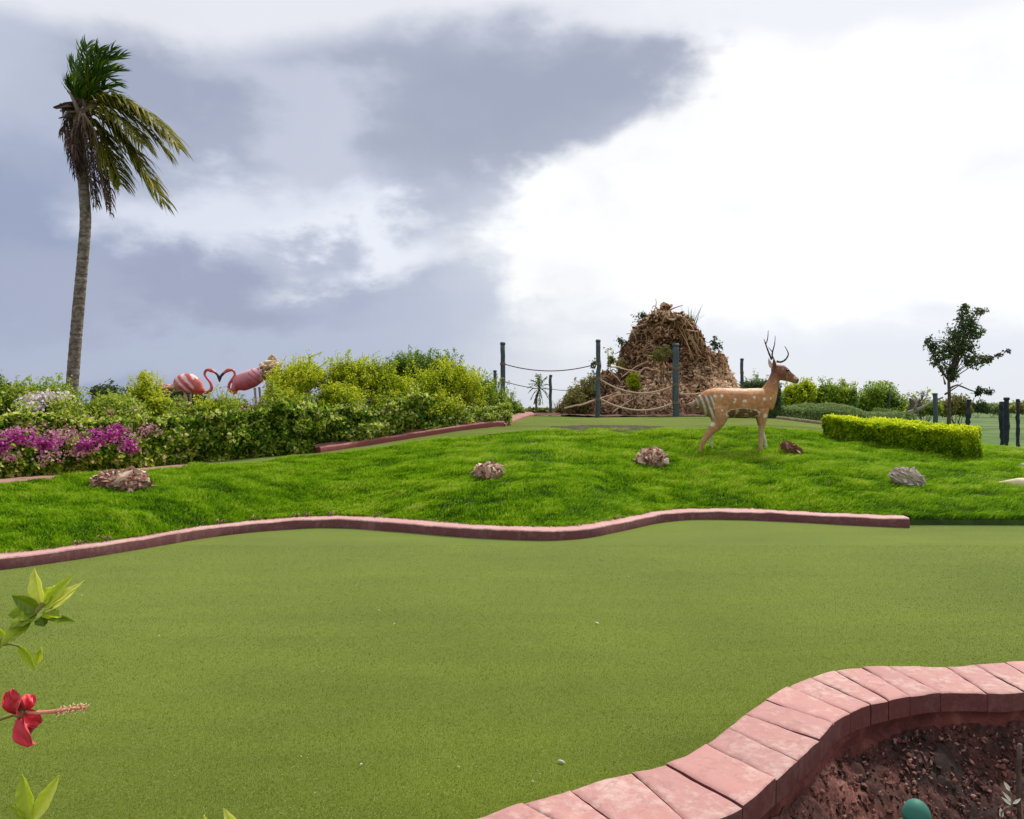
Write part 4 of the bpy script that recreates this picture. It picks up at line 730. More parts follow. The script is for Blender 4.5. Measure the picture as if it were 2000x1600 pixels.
rope(P(984, 745, 21), P(1075, 760, 29), .06, .012, 'thin lower rope ending at the short post by the little palm', .1)
rope(P(1170, 740, 20.7), P(1318, 752, 21), .30, .022, 'thick tan rope across the middle of the root pile', .8)
rope(P(1170, 778, 20.7), P(1318, 786, 21), .27, .024, 'lowest thick tan rope across the foot of the root pile', .8)
rope(P(1166, 781, 20.7), P(1078, 798, 29), .10, .02, 'tan rope from the tallest post down to the short one', .6)

# ------------------------------------------------------------------ pile of roots and stumps
M['root'] = tone_mat('dead_wood', [(0, (.04, .020, .011)), (.25, (.18, .092, .050)), (.5, (.44, .26, .145)), (.8, (.68, .46, .29)), (1, (.78, .61, .44))], .9, 9, .8, .02, .25, (1, 1, 2))
def root_pile():
    r = np.random.default_rng(101); Y = 24.5; base = P(1280, 806, Y); root = thing('root_pile', 'tall heap of uprooted stumps and tangled roots with a dark hollow near the top', 'root pile', (base[0], Y+1, float(H(base[0], Y+1))))
    B = [(1195, 790, 62, 34, 24.6), (1185, 758, 34, 30, 25), (1130, 803, 40, 16, 24.8), (1270, 788, 90, 46, 24.4), (1370, 785, 78, 46, 24.8), (1265, 745, 62, 42, 25.2), (1350, 748, 60, 42, 25.2), (1404, 760, 30, 44, 25.4), (1236, 705, 26, 36, 25.1),
         (1356, 714, 34, 38, 25.3), (1358, 676, 13, 30, 24.9), (1246, 676, 14, 36, 24.9), (1258, 644, 12, 20, 24.6), (1292, 622, 26, 11, 24.2), (1326, 630, 14, 18, 24.4), (1343, 652, 13, 24, 24.6), (1300, 668, 44, 44, 26.8), (1298, 700, 60, 28, 26.5), (1298, 604, 6, 9, 24.6), (1398, 712, 18, 20, 25.3), (1372, 692, 12, 14, 25.0)]
    el_ = [px_ell(a, b, c, d, y, .95 if c > 40 else .6) for a, b, c, d, y in B]
    mb = MB(); ph = np.linspace(0, np.pi, 17); th = np.linspace(0, 2*np.pi, 32, endpoint=False)
    for k, (c, q) in enumerate(el_):
        u = np.stack([np.outer(np.sin(ph), np.cos(th)), np.outer(np.sin(ph), np.sin(th)), np.outer(np.cos(ph), np.ones(32))], -1); p = c + u*np.array(q)*.93
        if k == 16: pass
        p = p + u*(.10*fbm(p[..., 0]*2.5, p[..., 1]*2.5, p[..., 2]*2.5, 4) + .05*fbm(p[..., 0]*9, p[..., 1]*9, p[..., 2]*9, 3))[..., None]
        p = np.concatenate([p, p[:, :1]], 1); grid(mb, p, .12)
    mb.build('earth_core', M['root'], root)
    E_ = np.array([list(c)+list(q) for c, q in el_]); W = E_[:, 3]*E_[:, 5]; W[16] *= .9; W[17] *= .6
    def surf(n, zmax=9):
        k = r.choice(len(E_), n, p=W/W.sum()); u = norm(r.normal(size=(n, 3)) - [0, .8, 0]); p = E_[k, :3] + u*E_[k, 3:]; keep = np.ones(n, bool)
        for e in E_: keep &= ((((p-e[:3])/e[3:])**2).sum(1) > .80)
        g = H(p[:, 0], p[:, 1]); keep &= p[:, 2] > g; return p[keep], u[keep]
    def hood(p): return np.clip((p[:, 2] - 2.3)/1.2, 0, 1)
    p, u = surf(5200); mb = MB()     # roots
    for k in range(min(2300, len(p))):
        if p[k, 2] > P(0, 612, 24.6)[2]: continue
        d = np.cross(u[k], r.normal(size=3)); hd = float(np.clip((p[k, 2]-2.6)/.8, 0, 1)); right = p[k, 0] > P(1300, 0, Y)[0]
        if right: d = d/np.linalg.norm(d)*(1-.75*hd) + np.array([.45, -.1, -1.])*hd*.9
        elif r.random() < .45: d = d*.5 + np.array([r.normal(), 0, .25*r.normal()])
        d = d/np.linalg.norm(d); L = r.uniform(.15, .55)*(1+.35*hd); n = 6; pts = [p[k] + u[k]*.02]
        for j in range(n-1): d = d - u[k]*max(0, float(d@u[k]))*.9; d = norm((d + .30*r.normal(size=3) - u[k]*.12)[None])[0]; pts.append(pts[-1] + d*L/(n-1) - u[k]*.012)
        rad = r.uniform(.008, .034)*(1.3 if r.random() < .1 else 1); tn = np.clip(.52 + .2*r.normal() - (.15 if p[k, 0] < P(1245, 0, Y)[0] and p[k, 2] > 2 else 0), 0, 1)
        tube(mb, pts, np.linspace(rad, rad*.35, n), 5, tone=tn, cap=False)
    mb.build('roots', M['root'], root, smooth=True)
    mb = MB(); p, u = surf(17000)   # bark flakes and clods
    n = len(p); s = .035 + .085*r.random(n)**1.6; q = np.linalg.qr(r.normal(size=(n, 3, 3)))[0]; V = (ico[None]*(1+.3*r.normal(size=(n, 9, 1)))*np.array([1.3, .7, .35]))@q*s[:, None, None] + (p+u*.01)[:, None]
    mb.add(V.reshape(-1, 3), T=(np.arange(n)[:, None, None]*9 + it[None]).reshape(-1, 3), tone=np.repeat(np.clip(.50 + .25*r.standard_normal(n) + .55*fbm(p[:, 0]*1.5, p[:, 1], p[:, 2]*1.5) - .40*(p[:, 1] > 25.6)*(p[:, 2] > 3.0) - .22*(p[:, 0] < P(1262, 0, 24.5)[0])*(p[:, 2] > 2) + .14*(p[:, 2] < 2.6)*(p[:, 0] > P(1240, 0, 24.5)[0]), 0, 1), 9))  # chunks deep in the hollow are darker: its shade put into the tone
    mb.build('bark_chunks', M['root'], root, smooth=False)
    # long pale branches lying over the foot of the heap
    for ln, rd in [([(1193, 716), (1225, 722), (1252, 727)], .03), ([(1102, 797), (1135, 790), (1165, 780), (1195, 770)], .03), ([(1196, 806), (1225, 786), (1262, 765), (1272, 755)], .026), ([(1237, 802), (1250, 780), (1262, 760)], .022), ([(1190, 725), (1205, 738), (1212, 746)], .018),
                   ([(1232, 742), (1245, 735), (1260, 718), (1290, 725)], .022), ([(1262, 765), (1280, 772), (1300, 800)], .02), ([(1216, 735), (1245, 715), (1265, 705)], .018), ([(1340, 790), (1365, 782), (1395, 790)], .022), ([(1330, 770), (1372, 768), (1410, 776)], .02), ([(1178, 790), (1210, 770), (1240, 772)], .024),
                   ([(1302, 612), (1322, 636), (1344, 676), (1356, 704)], .016), ([(1314, 608), (1338, 640), (1360, 682)], .014), ([(1322, 625), (1338, 655), (1350, 700)], .015), ([(1320, 612), (1345, 648), (1372, 694)], .013), ([(1308, 616), (1332, 652), (1352, 690)], .012), ([(1328, 622), (1352, 662), (1366, 700)], .012), ([(1376, 800), (1390, 785), (1412, 770)], .02), ([(1270, 806), (1276, 797), (1286, 808)], .016)]:
        mb = MB(); yy = 24.0 - .5*(ln[0][1] > 700); q_ = spline([P(a, b, yy - .03*k) for k, (a, b) in enumerate(ln)], 16); q_ += .012*np.stack([fbm(q_[:, 0]*5, q_[:, 2]*5, k_, 2) for k_ in range(3)], 1)*3; tube(mb, q_, np.linspace(rd, rd*.5, 16), 7, tone=.85 if rd > .0165 else .6); mb.build('branch', M['root'], root)
root_pile()
pg = 'plants growing around the root pile'
S('shrub', 'yellowish shrub leaning on the left foot of the root pile', 'shrub', pg, [(1132, 780, 24, 22, 23.9), (1120, 790, 22, 14, 23.8), (1150, 765, 14, 20, 24)], 'olive', .065, 4500, 111, sprigs=[(1130, 765, 1122, 738, 23.9), (1140, 760, 1140, 742, 23.9)], tone=.6, gs=1.6)
S('shrub', 'dry pale shrub sprouting from the left shoulder of the root pile', 'shrub', pg, [(1193, 702, 11, 13, 24.2), (1210, 714, 9, 8, 24.3)], 'olive', .07, 600, 112, tone=.7, stems=3, tuft=5, gap=.1)
S('shrub', 'fresh bright green tuft low on the root pile', 'shrub', pg, [(1238, 750, 10, 13, 23.2)], 'lime', .06, 1000, 113, tone=.35, stems=3)
S('shrub', 'small yellow green plant in the mouth of the hollow', 'shrub', pg, [(1298, 690, 17, 9, 24.0), (1285, 697, 12, 8, 23.9)], 'olive', .055, 1300, 114, tone=.62, stems=3)
S('shrub', 'leafy twig sticking out left from the top of the root pile', 'shrub', pg, [(1256, 617, 8, 6, 25)], 'dark', .07, 120, 115, sprigs=[(1270, 622, 1236, 617, 25), (1268, 620, 1245, 612, 25), (1270, 625, 1240, 624, 25)], tone=.6, stems=0, tuft=2, gap=.1)
S('shrub', 'dark leafed twig sticking out left from the middle of the root pile', 'shrub', pg, [(1212, 667, 4, 4, 24.8)], 'dark', .09, 20, 116, sprigs=[(1232, 672, 1204, 664, 24.8), (1225, 668, 1212, 674, 24.8)], tone=.4, stems=0, tuft=1)
S('shrub', 'dark thin leafy stem climbing beside the tallest post', 'shrub', pg, [(1160, 712, 3, 5, 21.2)], 'dark', .07, 40, 117, sprigs=[(1160, 770, 1158, 706, 21.2), (1160, 745, 1152, 738, 21.2)], tone=.45, stems=0, tuft=1)
def spray(label, px, py, n, h, seed, mat, Y, spreadx=.25, w=.02, name='grass_clump', base=None, tone=.5):
    r = np.random.default_rng(seed); b = P(px, py, Y); root = thing(name, label, 'plant', tuple(b), None); mb = MB()
    for k in range(n):
        d = np.array([r.normal()*spreadx, r.normal()*spreadx, 1.]); L = h*r.uniform(.5, 1); t = np.linspace(0, 1, 6)[:, None]; q = b + np.array([r.normal()*.05, r.normal()*.05, 0]) + d*L*t + np.array([d[0], d[1], -.25])*L*.5*t**2
        tube(mb, q, np.linspace(w, w*.15, 6), 4, tone=np.clip(tone+.2*r.normal(), 0, 1), flat=.35)
    mb.build('blades', LM[mat], root); return root
spray('wispy pale grass plume on the right of the summit of the root pile', 1350, 645, 34, .95, 121, 'grey', 24.9, .18, .018)
spray('dry grass clump at the foot of the short thin post', 1092, 806, 26, .55, 122, 'olive', 24.5, .35, .012)
# thin sticks with leaves on the right shoulder
S('shrub', 'two dark leafed sticks standing on the right shoulder of the root pile', 'shrub', pg, [(1396, 672, 3, 4, 25.2)], 'dark', .10, 30, 118, sprigs=[(1391, 695, 1394, 657, 25.2), (1403, 690, 1402, 668, 25.2)], tone=.3, stems=0, tuft=1)

# ------------------------------------------------------------------ palms
FR = leaf_mat('palm_leaf', [(0, (.015, .045, .006)), (.35, (.045, .11, .010)), (.65, (.15, .18, .012)), (.85, (.27, .26, .03)), (1, (.42, .36, .10))], .35, .65, .15)
FR2 = leaf_mat('olive_palm_leaf', [(0, (.035, .045, .006)), (.35, (.10, .11, .010)), (.65, (.22, .21, .018)), (1, (.40, .34, .08))], .4, .65, .15)
DEAD = leaf_mat('dead_frond', [(0, (.045, .025, .022)), (.5, (.14, .085, .07)), (1, (.36, .27, .22))], .15, .8, .15)
RIB = tone_mat('frond_rib', [(.2, (.14, .12, .04)), (.8, (.42, .36, .18))], .7, 20, .3, .004)
def frond(parent, pts, nl, ll, lw, mat, tone, seed, wind=(.5, 0, -.5), part='frond', droop=.6, start=.12, Y=None, rib=.022, stiff=.5):
    """rib along pts with paired leaflets that hang and stream with the wind"""
    r = np.random.default_rng(seed); q = spline(pts, 24); t = norm(np.gradient(q, axis=0)); mb = MB(); tube(mb, q, np.linspace(rib, rib*.2, 24), 5, tone=min(1, tone+.25)); wind = np.array(wind)
    for k in range(nl):
        a = start + (1-start)*(k/nl)**.9; i = a*23; j = min(int(i), 22); p = q[j] + (q[j+1]-q[j])*(i-j); tt = t[j]
        side = np.cross(tt, (0, 0, 1)); side = side/(np.linalg.norm(side)+1e-6); sg = 1 if k % 2 else -1; upv = np.cross(side, tt)
        d = side*sg*(.75+.2*r.normal()) + tt*stiff + upv*.15 + r.normal(size=3)*.10; d /= np.linalg.norm(d); L = ll*(math.sin(math.pi*(.12+.80*a)))**.6*r.uniform(.75, 1.1)
        n = 5; pp = [p]; dd = d.copy()
        for s_ in range(n-1): dd = dd + wind*droop*(s_+1)*.32; dd /= np.linalg.norm(dd); pp.append(pp[-1] + dd*L/(n-1))
        pp = np.array(pp); w = norm(np.cross(norm(np.gradient(pp, axis=0)), upv + .4*r.normal(size=3)))*lw*np.array([.6, 1, .9, .6, .08])[:, None]*.5
        V = np.stack([pp+w, pp-w], 1).reshape(-1, 3); mb.add(V, [(2*s_, 2*s_+1, 2*s_+3, 2*s_+2) for s_ in range(n-1)], tone=np.clip(tone + .15*r.normal() + np.repeat(np.linspace(-.05, .12, n), 2), 0, 1))
    return mb.build(part, mat, parent)
def palm():
    Y = 17.0; Q = lambda px, py, dy=0: P(px, py, Y+dy); b = Q(138, 800); gz = float(H(b[0], Y)); root = thing('palm_tree', 'tall windblown coconut palm leaning over the left border', 'palm tree', (b[0], Y, gz))
    tr = [(135, 836), (138, 800), (142, 740), (149, 650), (156, 570), (163, 490), (167, 430), (163, 360), (157, 290), (154, 235), (162, 200)]; q = spline([Q(*p) for p in tr], 130)
    q[0][2] = gz-.1; w = pchip(np.linspace(0, 1, 130), [0, .06, .35, .6, .8, 1], [15, 11.6, 10.8, 10.2, 9.8, 10.5])*Y/F; w = w*(1 + .012*np.sin(np.arange(130)*2.4) + .018*np.random.default_rng(3).normal(size=130)); mb = MB(); tube(mb, q, w, 16, tone=.5)
    m, nt, bb = nodes('palm_bark'); n = X(nt, ntex(nt, 9, 7, .7, (1, 1, 1.6))); rg_ = X(nt, ntex(nt, 1, 3, .5, (.4, .4, 11)))
    nt.links.new(ramp(nt, (n*.85 + rg_*.25).v, [(.38, (.045, .032, .025)), (.52, (.13, .10, .08)), (.68, (.30, .26, .22))]), bb.inputs['Base Color']); bb.inputs['Roughness'].default_value = .9; bump(nt, bb, (rg_ + n*.6).v, .9, .03)
    mb.build('trunk', m, root)
    # upper fan pushed upright
    c = (163, 205); k = 0
    for tip, dy, mid in [((182, 82), .1, (168, 140)), ((205, 88), -.1, (180, 140)), ((232, 88), 0, (190, 130)), ((252, 100), .15, (195, 128)), ((250, 128), -.2, (200, 138)), ((244, 160), .2, (205, 150)), ((144, 158), -.2, (147, 182)), ((238, 185), -.3, (203, 168)), ((158, 118), .3, (155, 160))]:
        frond(root, [Q(*c), Q(mid[0], mid[1], dy), Q(tip[0]-12, tip[1]+6, dy*1.5)], 70, .52, .034, FR, .28, 200+k, (.55, 0, .05), droop=.5, stiff=.9); k += 1
    # side fronds streaming to the right
    for pts, dy, tn in [([(165, 200), (220, 193), (275, 212), (322, 250), (352, 292)], -.3, .62), ([(165, 205), (215, 205), (262, 232), (300, 268), (330, 300)], .3, .55), ([(163, 212), (200, 235), (240, 275), (275, 322), (322, 400)], -.2, .6), ([(163, 212), (195, 225), (228, 258), (262, 310), (292, 370)], .4, .5),
                        ([(162, 215), (190, 250), (212, 300), (236, 360)], -.4, .55), ([(162, 203), (195, 188), (232, 192), (268, 210)], .1, .45), ([(165, 212), (205, 216), (245, 240), (280, 285)], -.5, .5), ([(165, 208), (205, 230), (240, 270), (262, 325)], .15, .42), ([(164, 214), (186, 240), (205, 285), (222, 345)], .3, .4), ([(165, 203), (215, 200), (270, 222), (318, 262)], .2, .5)]:
        frond(root, [Q(a, b_, dy*i/3) for i, (a, b_) in enumerate(pts)], 120, .84, .040, FR2, tn-.03, 200+k, (.32, 0, -.75), droop=.8, stiff=.45); k += 1
    # dead skirt
    for pts, dy in [([(158, 225), (150, 260), (142, 300), (146, 345)], -.3), ([(155, 225), (138, 255), (136, 300)], .1), ([(160, 222), (175, 270), (185, 340), (190, 400)], -.3), ([(162, 222), (188, 280), (202, 350), (210, 410)], -.1), ([(164, 220), (196, 290), (214, 360), (217, 420)], .2), ([(160, 222), (165, 290), (178, 350), (184, 405)], .3),
                    ([(160, 215), (140, 215), (122, 203)], 0), ([(158, 212), (140, 220), (122, 262)], .2), ([(158, 218), (150, 290), (152, 340)], -.4), ([(162, 225), (180, 260), (200, 300), (224, 330)], -.2), ([(161, 222), (172, 300), (182, 380)], -.45), ([(157, 225), (146, 270), (150, 330)], -.5), ([(163, 222), (190, 300), (206, 380)], .4), ([(164, 222), (186, 262), (196, 330), (212, 400)], -.55)]:
        frond(root, [Q(a, b_, dy) for a, b_ in pts], 74, .42, .03, DEAD, .42, 200+k, (.10, 0, -1), 'dead_frond', droop=1.1, stiff=.2, rib=.026); k += 1
    mb = MB(); r = np.random.default_rng(6)     # boots and fibre round the crown shaft
    for i in range(44):
        a = Q(160+r.normal()*5, 212+r.normal()*16, r.normal()*.12); e = a + np.array([r.normal()*.18, r.normal()*.15, r.uniform(-.25, .5)]); tube(mb, [a, (a+e)/2+[0, 0, .03], e], [.05, .035, .012], 5, tone=np.clip(.5+.25*r.normal(), 0, 1), flat=1.6)
    mb.build('leaf_bases', DEAD, root)
palm()
def little_palm():
    Y = 30; b = P(1047, 803, Y); root = thing('palm_tree', 'small far palm with stiff drooping fronds between the left posts', 'palm tree', (b[0], Y, float(H(b[0], Y)))); mb = MB(); tube(mb, spline([(b[0], Y, root.location[2]-.05), P(1048, 780, Y), P(1054, 758, Y)], 9), np.linspace(.05, .035, 9), 7); mb.build('trunk', TWIG, root)
    r = np.random.default_rng(5); c = P(1054, 758, Y)
    for k in range(18):
        th = 2*np.pi*k/18 + .2*r.normal(); u = np.array([np.cos(th), .6*r.normal()*.5, np.sin(th)]); e = c + u*.62*np.array([.75, 1, 1]) + [0, 0, -.06]; frond(root, [c, (c+e)/2 + [0, 0, .08], e], 18, .16, .035, FR, .45, 300+k, (.1, 0, -.6), stiff=.7, rib=.012)
little_palm()

# ------------------------------------------------------------------ statues: lofted, then fused into one skin
def fuse(mb, name, mat, parent, voxel, smooth=6, paint=None):
    o = mb.build('tmp', None, parent); md = o.modifiers.new('r', 'REMESH'); md.mode = 'VOXEL'; md.voxel_size = voxel; md.use_smooth_shade = True; sm = o.modifiers.new('s', 'SMOOTH'); sm.iterations = smooth; sm.factor = .5
    dg = bpy.context.evaluated_depsgraph_get(); me = bpy.data.meshes.new_from_object(o.evaluated_get(dg)); bpy.data.objects.remove(o); me.name = name
    V = np.zeros(len(me.vertices)*3, np.float32); me.vertices.foreach_get('co', V); V = V.reshape(-1, 3) + OFF[parent.name]; Nn = np.zeros(len(me.vertices)*3, np.float32); me.vertices.foreach_get('normal', Nn); Nn = Nn.reshape(-1, 3)
    col = paint(V, Nn); ca = me.attributes.new('paint', 'FLOAT_COLOR', 'POINT'); ca.data.foreach_set('color', np.c_[col, np.ones(len(col))].astype(np.float32).ravel())
    me.materials.clear(); me.materials.append(mat); me.polygons.foreach_set('use_smooth', np.ones(len(me.polygons), bool)); q = bpy.data.objects.new(name, me); C.objects.link(q); q.parent = parent; OFF[q.name] = OFF[parent.name]; return q
def ploft(mb, pts, h, w, sides=20, n=None):
    """path in the picture plane (x,z) with depth; h in-plane half size, w half width across"""
    p = np.array(pts, float); n = n or len(p)*4; d = np.r_[0, np.cumsum(np.linalg.norm(np.diff(p, axis=0), axis=1))]; t = np.linspace(0, d[-1], n)
    p = spline(p, n); h = pchip(t, d, np.array(h, float)); w = pchip(t, d, np.array(w, float)); tt = norm(np.gradient(p, axis=0)*[1, 0, 1]); nn = np.stack([-tt[:, 2], 0*t, tt[:, 0]], 1); an = np.linspace(0, 2*np.pi, sides, endpoint=False)
    V = p[:, None] + nn[:, None]*(np.sin(an)[None]*h[:, None])[..., None] + np.array([0, 1., 0])*(np.cos(an)[None]*w[:, None])[..., None]
    i = np.arange(n-1)[:, None]; j = np.arange(sides)[None]; k = (j+1) % sides; Qd = np.stack(np.broadcast_arrays(i*sides+j, i*sides+k, (i+1)*sides+k, (i+1)*sides+j), -1).reshape(-1, 4); V = np.concatenate([V.reshape(-1, 3), p[:1], p[-1:]])
    mb.add(V, Qd, [(n*sides, (q+1) % sides, q) for q in range(sides)] + [(n*sides+1, (n-1)*sides+q, (n-1)*sides+(q+1) % sides) for q in range(sides)])

STAT = paint_mat('statue_paint', .6, .45, 16, .4, .006)
def deer():
    Y = 13.5; sc = Y/F/5; K = lambda cx, cy, dy=0.0: np.array([(cx/5+300)/F*Y, Y+dy, CH - (cy/5+620-800)/F*Y]); S_ = lambda v: [q*sc for q in v]
    b = K(640, 1300); root = thing('deer_statue', 'life size spotted brown deer statue with antlers standing on the lawn', 'deer statue', (b[0], Y, float(H(b[0], Y)))); print('deer', H(b[0], 13.4), [H(K(c, 0)[0], Y+d) for c, d in ((340, -.1), (905, -.08), (468, .12), (1010, .12))], [K(0, c)[2] for c in (1350, 1305, 1265, 1270)])
    mb = MB()
    ploft(mb, [K(x, y) for x, y in [(300, 850), (330, 835), (400, 835), (480, 838), (560, 840), (650, 838), (750, 840), (850, 840), (930, 835), (985, 830), (1025, 830)]], S_([20, 75, 128, 150, 152, 146, 146, 148, 145, 115, 50]), S_([20, 60, 95, 108, 112, 118, 120, 116, 98, 75, 35]), 28, 50)
    ploft(mb, [K(x, y) for x, y in [(940, 850), (985, 780), (1020, 710), (1048, 640), (1072, 575), (1088, 530)]], S_([120, 100, 76, 58, 52, 50]), S_([80, 72, 60, 48, 40, 36]))
    ploft(mb, [K(x, y) for x, y in [(1052, 470), (1080, 505), (1120, 535), (1160, 555), (1200, 578), (1245, 600), (1280, 618), (1297, 628)]], S_([22, 62, 76, 68, 52, 40, 32, 14]), S_([20, 42, 50, 46, 36, 27, 24, 12]))
    # legs
    def leg(c, h, w, dy): ploft(mb, [K(x, y, d) for (x, y), d in zip(c, dy)], S_(h), S_(w), 14)
    leg([(490, 880), (500, 960), (490, 1020), (455, 1075), (405, 1130), (360, 1195), (328, 1260), (312, 1320), (318, 1350)], [110, 96, 72, 50, 38, 29, 19, 17, 22], [55, 52, 44, 34, 26, 22, 17, 16, 18], [-.12, -.13, -.13, -.13, -.13, -.13, -.13, -.13, -.13])
    ploft(mb, [K(305, 1340, -.13), K(340, 1345, -.13), K(366, 1352, -.13)], S_([16, 18, 9]), S_([15, 18, 12]), 12)
    leg([(915, 900), (925, 970), (925, 1030), (920, 1080), (912, 1150), (908, 1220), (908, 1280), (908, 1325)], [75, 52, 36, 26, 22, 20, 22, 24], [48, 38, 28, 22, 19, 18, 20, 21], [-.11]*8)
    leg([(540, 900), (520, 1000), (490, 1075), (462, 1120), (462, 1190), (466, 1250), (470, 1290)], [90, 62, 32, 24, 17, 14, 16], [50, 40, 26, 22, 16, 15, 16], [.13]*7)
    leg([(950, 900), (945, 990), (945, 1050), (962, 1120), (985, 1190), (1002, 1250), (1008, 1290)], [70, 44, 26, 22, 18, 14, 16], [46, 36, 24, 19, 16, 15, 16], [.12]*7)
    spots = [(455, 770, 17), (520, 768, 19), (648, 800, 16), (640, 825, 12), (738, 822, 18), (838, 782, 17), (938, 798, 18), (518, 910, 13), (1000, 795, 13), (432, 1042, 22), (940, 955, 22), (575, 870, 8), (850, 905, 9), (780, 915, 10), (700, 912, 9)]
    def paint(V, N):
        cx = ((V[:, 0]*F/Y) - 300)*5; cy = ((CH - V[:, 2])*F/Y + 180)*5; dy = V[:, 1]-Y; n = fbm(V[:, 0]*7, V[:, 1]*7, V[:, 2]*7, 3); n2 = fbm(V[:, 0]*26, V[:, 1]*26, V[:, 2]*26, 3)
        col = np.tile([.43, .195, .075], (len(V), 1)); col = col*(1+.35*n)[:, None]
        def put(m, c): nonlocal col; m = np.clip(m, 0, 1)[:, None]; col = col*(1-m) + np.array(c)*m
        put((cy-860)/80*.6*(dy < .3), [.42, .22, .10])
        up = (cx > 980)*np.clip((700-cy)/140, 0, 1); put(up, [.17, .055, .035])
        put((cx > 1030)*np.clip((n2+.30)*3, 0, 1)*(cy < 640)*.35, [.25, .10, .06])
        W = [.66, .58, .44]
        for x, y, rr in spots:
            for sgn in (-1, 1): put(np.clip((rr*1.05 - np.hypot(cx-x - n2*16, cy-y + n*12))/5, 0, 1)*(dy*sgn > .02), W)
        ell = np.hypot((cx-725)/170, (cy-940)/52) + .18*n2; put((1.03-ell)*14, W); put((.93-ell)*14, [.17, .075, .05]); put((ell < .95)*np.clip(n2*5-1.0, 0, 1)*.9, W)
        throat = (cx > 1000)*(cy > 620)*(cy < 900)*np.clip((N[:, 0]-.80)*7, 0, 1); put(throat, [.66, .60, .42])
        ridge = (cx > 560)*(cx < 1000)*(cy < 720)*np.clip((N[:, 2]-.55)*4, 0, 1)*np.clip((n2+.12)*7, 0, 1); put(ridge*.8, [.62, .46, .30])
        rump = (cx < 435 - (cy-760)*-.05 + (cy-760)*.30)*(cy > 750 + (cx-300)*.1)*(cy < 985)*(cx < 450); st = np.clip(np.sin((cx - (cy-760)*.32)*.14)*2.2, 0, 1); put(rump*.9, [.20, .13, .085]); put(rump*st*.85, [.60, .50, .36])
        put((cy > 1075)*(dy > .03)*(cx < 560), [.48, .50, .36]); put((cy > 1060)*(dy > .03)*(cx > 850), [.55, .54, .40]); put((cy > 1075)*(dy < 0)*(cx > 850)*.8, [.42, .25, .17])
        put((cy > 1330)*(cx < 420)*(dy < 0), [.22, .10, .06]); put((cx > 1278)*(cy < 628), [.03, .02, .02]); put(np.clip((20-np.hypot((cx-1268)*.6, cy-588))/6, 0, 1), [.5, .40, .33])
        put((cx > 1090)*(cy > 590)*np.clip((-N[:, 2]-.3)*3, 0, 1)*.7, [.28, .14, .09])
        worn = np.clip((n2*1.2 + n*.5 - .42)*9, 0, 1); put(worn*.5*(cy < 1000), [.50, .33, .20]); return np.clip(col, 0, 1)
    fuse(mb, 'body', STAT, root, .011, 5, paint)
    dk = paint_mat('dark_horn', .6, .4, 30); hm = lambda: MB()
    for side, lst in ((-.045, [([(1028, 415), (1005, 365), (985, 315), (968, 262), (978, 235), (986, 190), (988, 132)], .018), ([(968, 262), (957, 235), (946, 212)], .012)]), (.055, [([(1060, 400), (1052, 370), (1060, 325), (1076, 270), (1084, 225), (1088, 174)], .016), ([(1052, 335), (1035, 310), (1018, 284)], .010)]), (-.05, [([(1075, 432), (1110, 438), (1145, 425), (1172, 395), (1184, 362), (1170, 325), (1146, 286)], .021)])):
        mb = MB()
        for c, rd in lst:
            q = spline([K(x, y, side*(1+.8*i/len(c))) for i, (x, y) in enumerate(c)], 24); tube(mb, q, np.linspace(rd, rd*.25, 24)*(1+.08*np.sin(np.arange(24)*1.7)), 9, col=(.045, .028, .024) if side != -.05 or len(lst) > 1 else (.05, .045, .05))
        mb.build('antler', dk, root)
    for sg in (-1, 1):     # ears swept back along the antlers
        mb = MB(); c = np.array([K(1062, 505, sg*.06), K(1045, 465, sg*.11), K(1035, 425, sg*.13), K(1030, 395, sg*.13)]); q = spline(c, 10); w = np.array([.018, .034, .044, .048, .046, .040, .032, .022, .012, .003])
        an = np.linspace(-1.2, 1.2, 7); s = np.array([.8, 0, .25]); G = q[:, None] + w[:, None, None]*(np.sin(an)[None, :, None]*s + (1-np.cos(an))[None, :, None]*np.array([0, -sg*.9, 0]))
        G2 = G + np.array([0, sg*.008, 0]); grid(mb, G); grid(mb, G2[:, ::-1]); mb.col = [np.tile([.60, .46, .36], (70, 1)), np.tile([.17, .06, .04], (70, 1))]; mb.build('ear', STAT, root)
        e = K(1178, 518, sg*.073); mb = MB(); ph = np.linspace(0, np.pi, 9); th = np.linspace(0, 2*np.pi, 13); u = np.stack([np.outer(np.sin(ph), np.cos(th)), np.outer(np.sin(ph), np.sin(th)), np.outer(np.cos(ph), np.ones(13))], -1); grid(mb, e + u*np.array([.032, .014, .022])); mb.col = [np.tile([.02, .014, .012], (117, 1))]; mb.build('eye', paint_mat('eye', .2, .1) if sg < 0 else bpy.data.materials['eye'], root)
    mb = MB(); tube(mb, spline([K(315, 815), K(285, 840), K(262, 870), K(272, 905), K(290, 935)], 14), np.r_[np.linspace(.03, .045, 7), np.linspace(.042, .012, 7)], 9, col=(.22, .15, .10)); mb.build('tail', STAT, root)
deer()

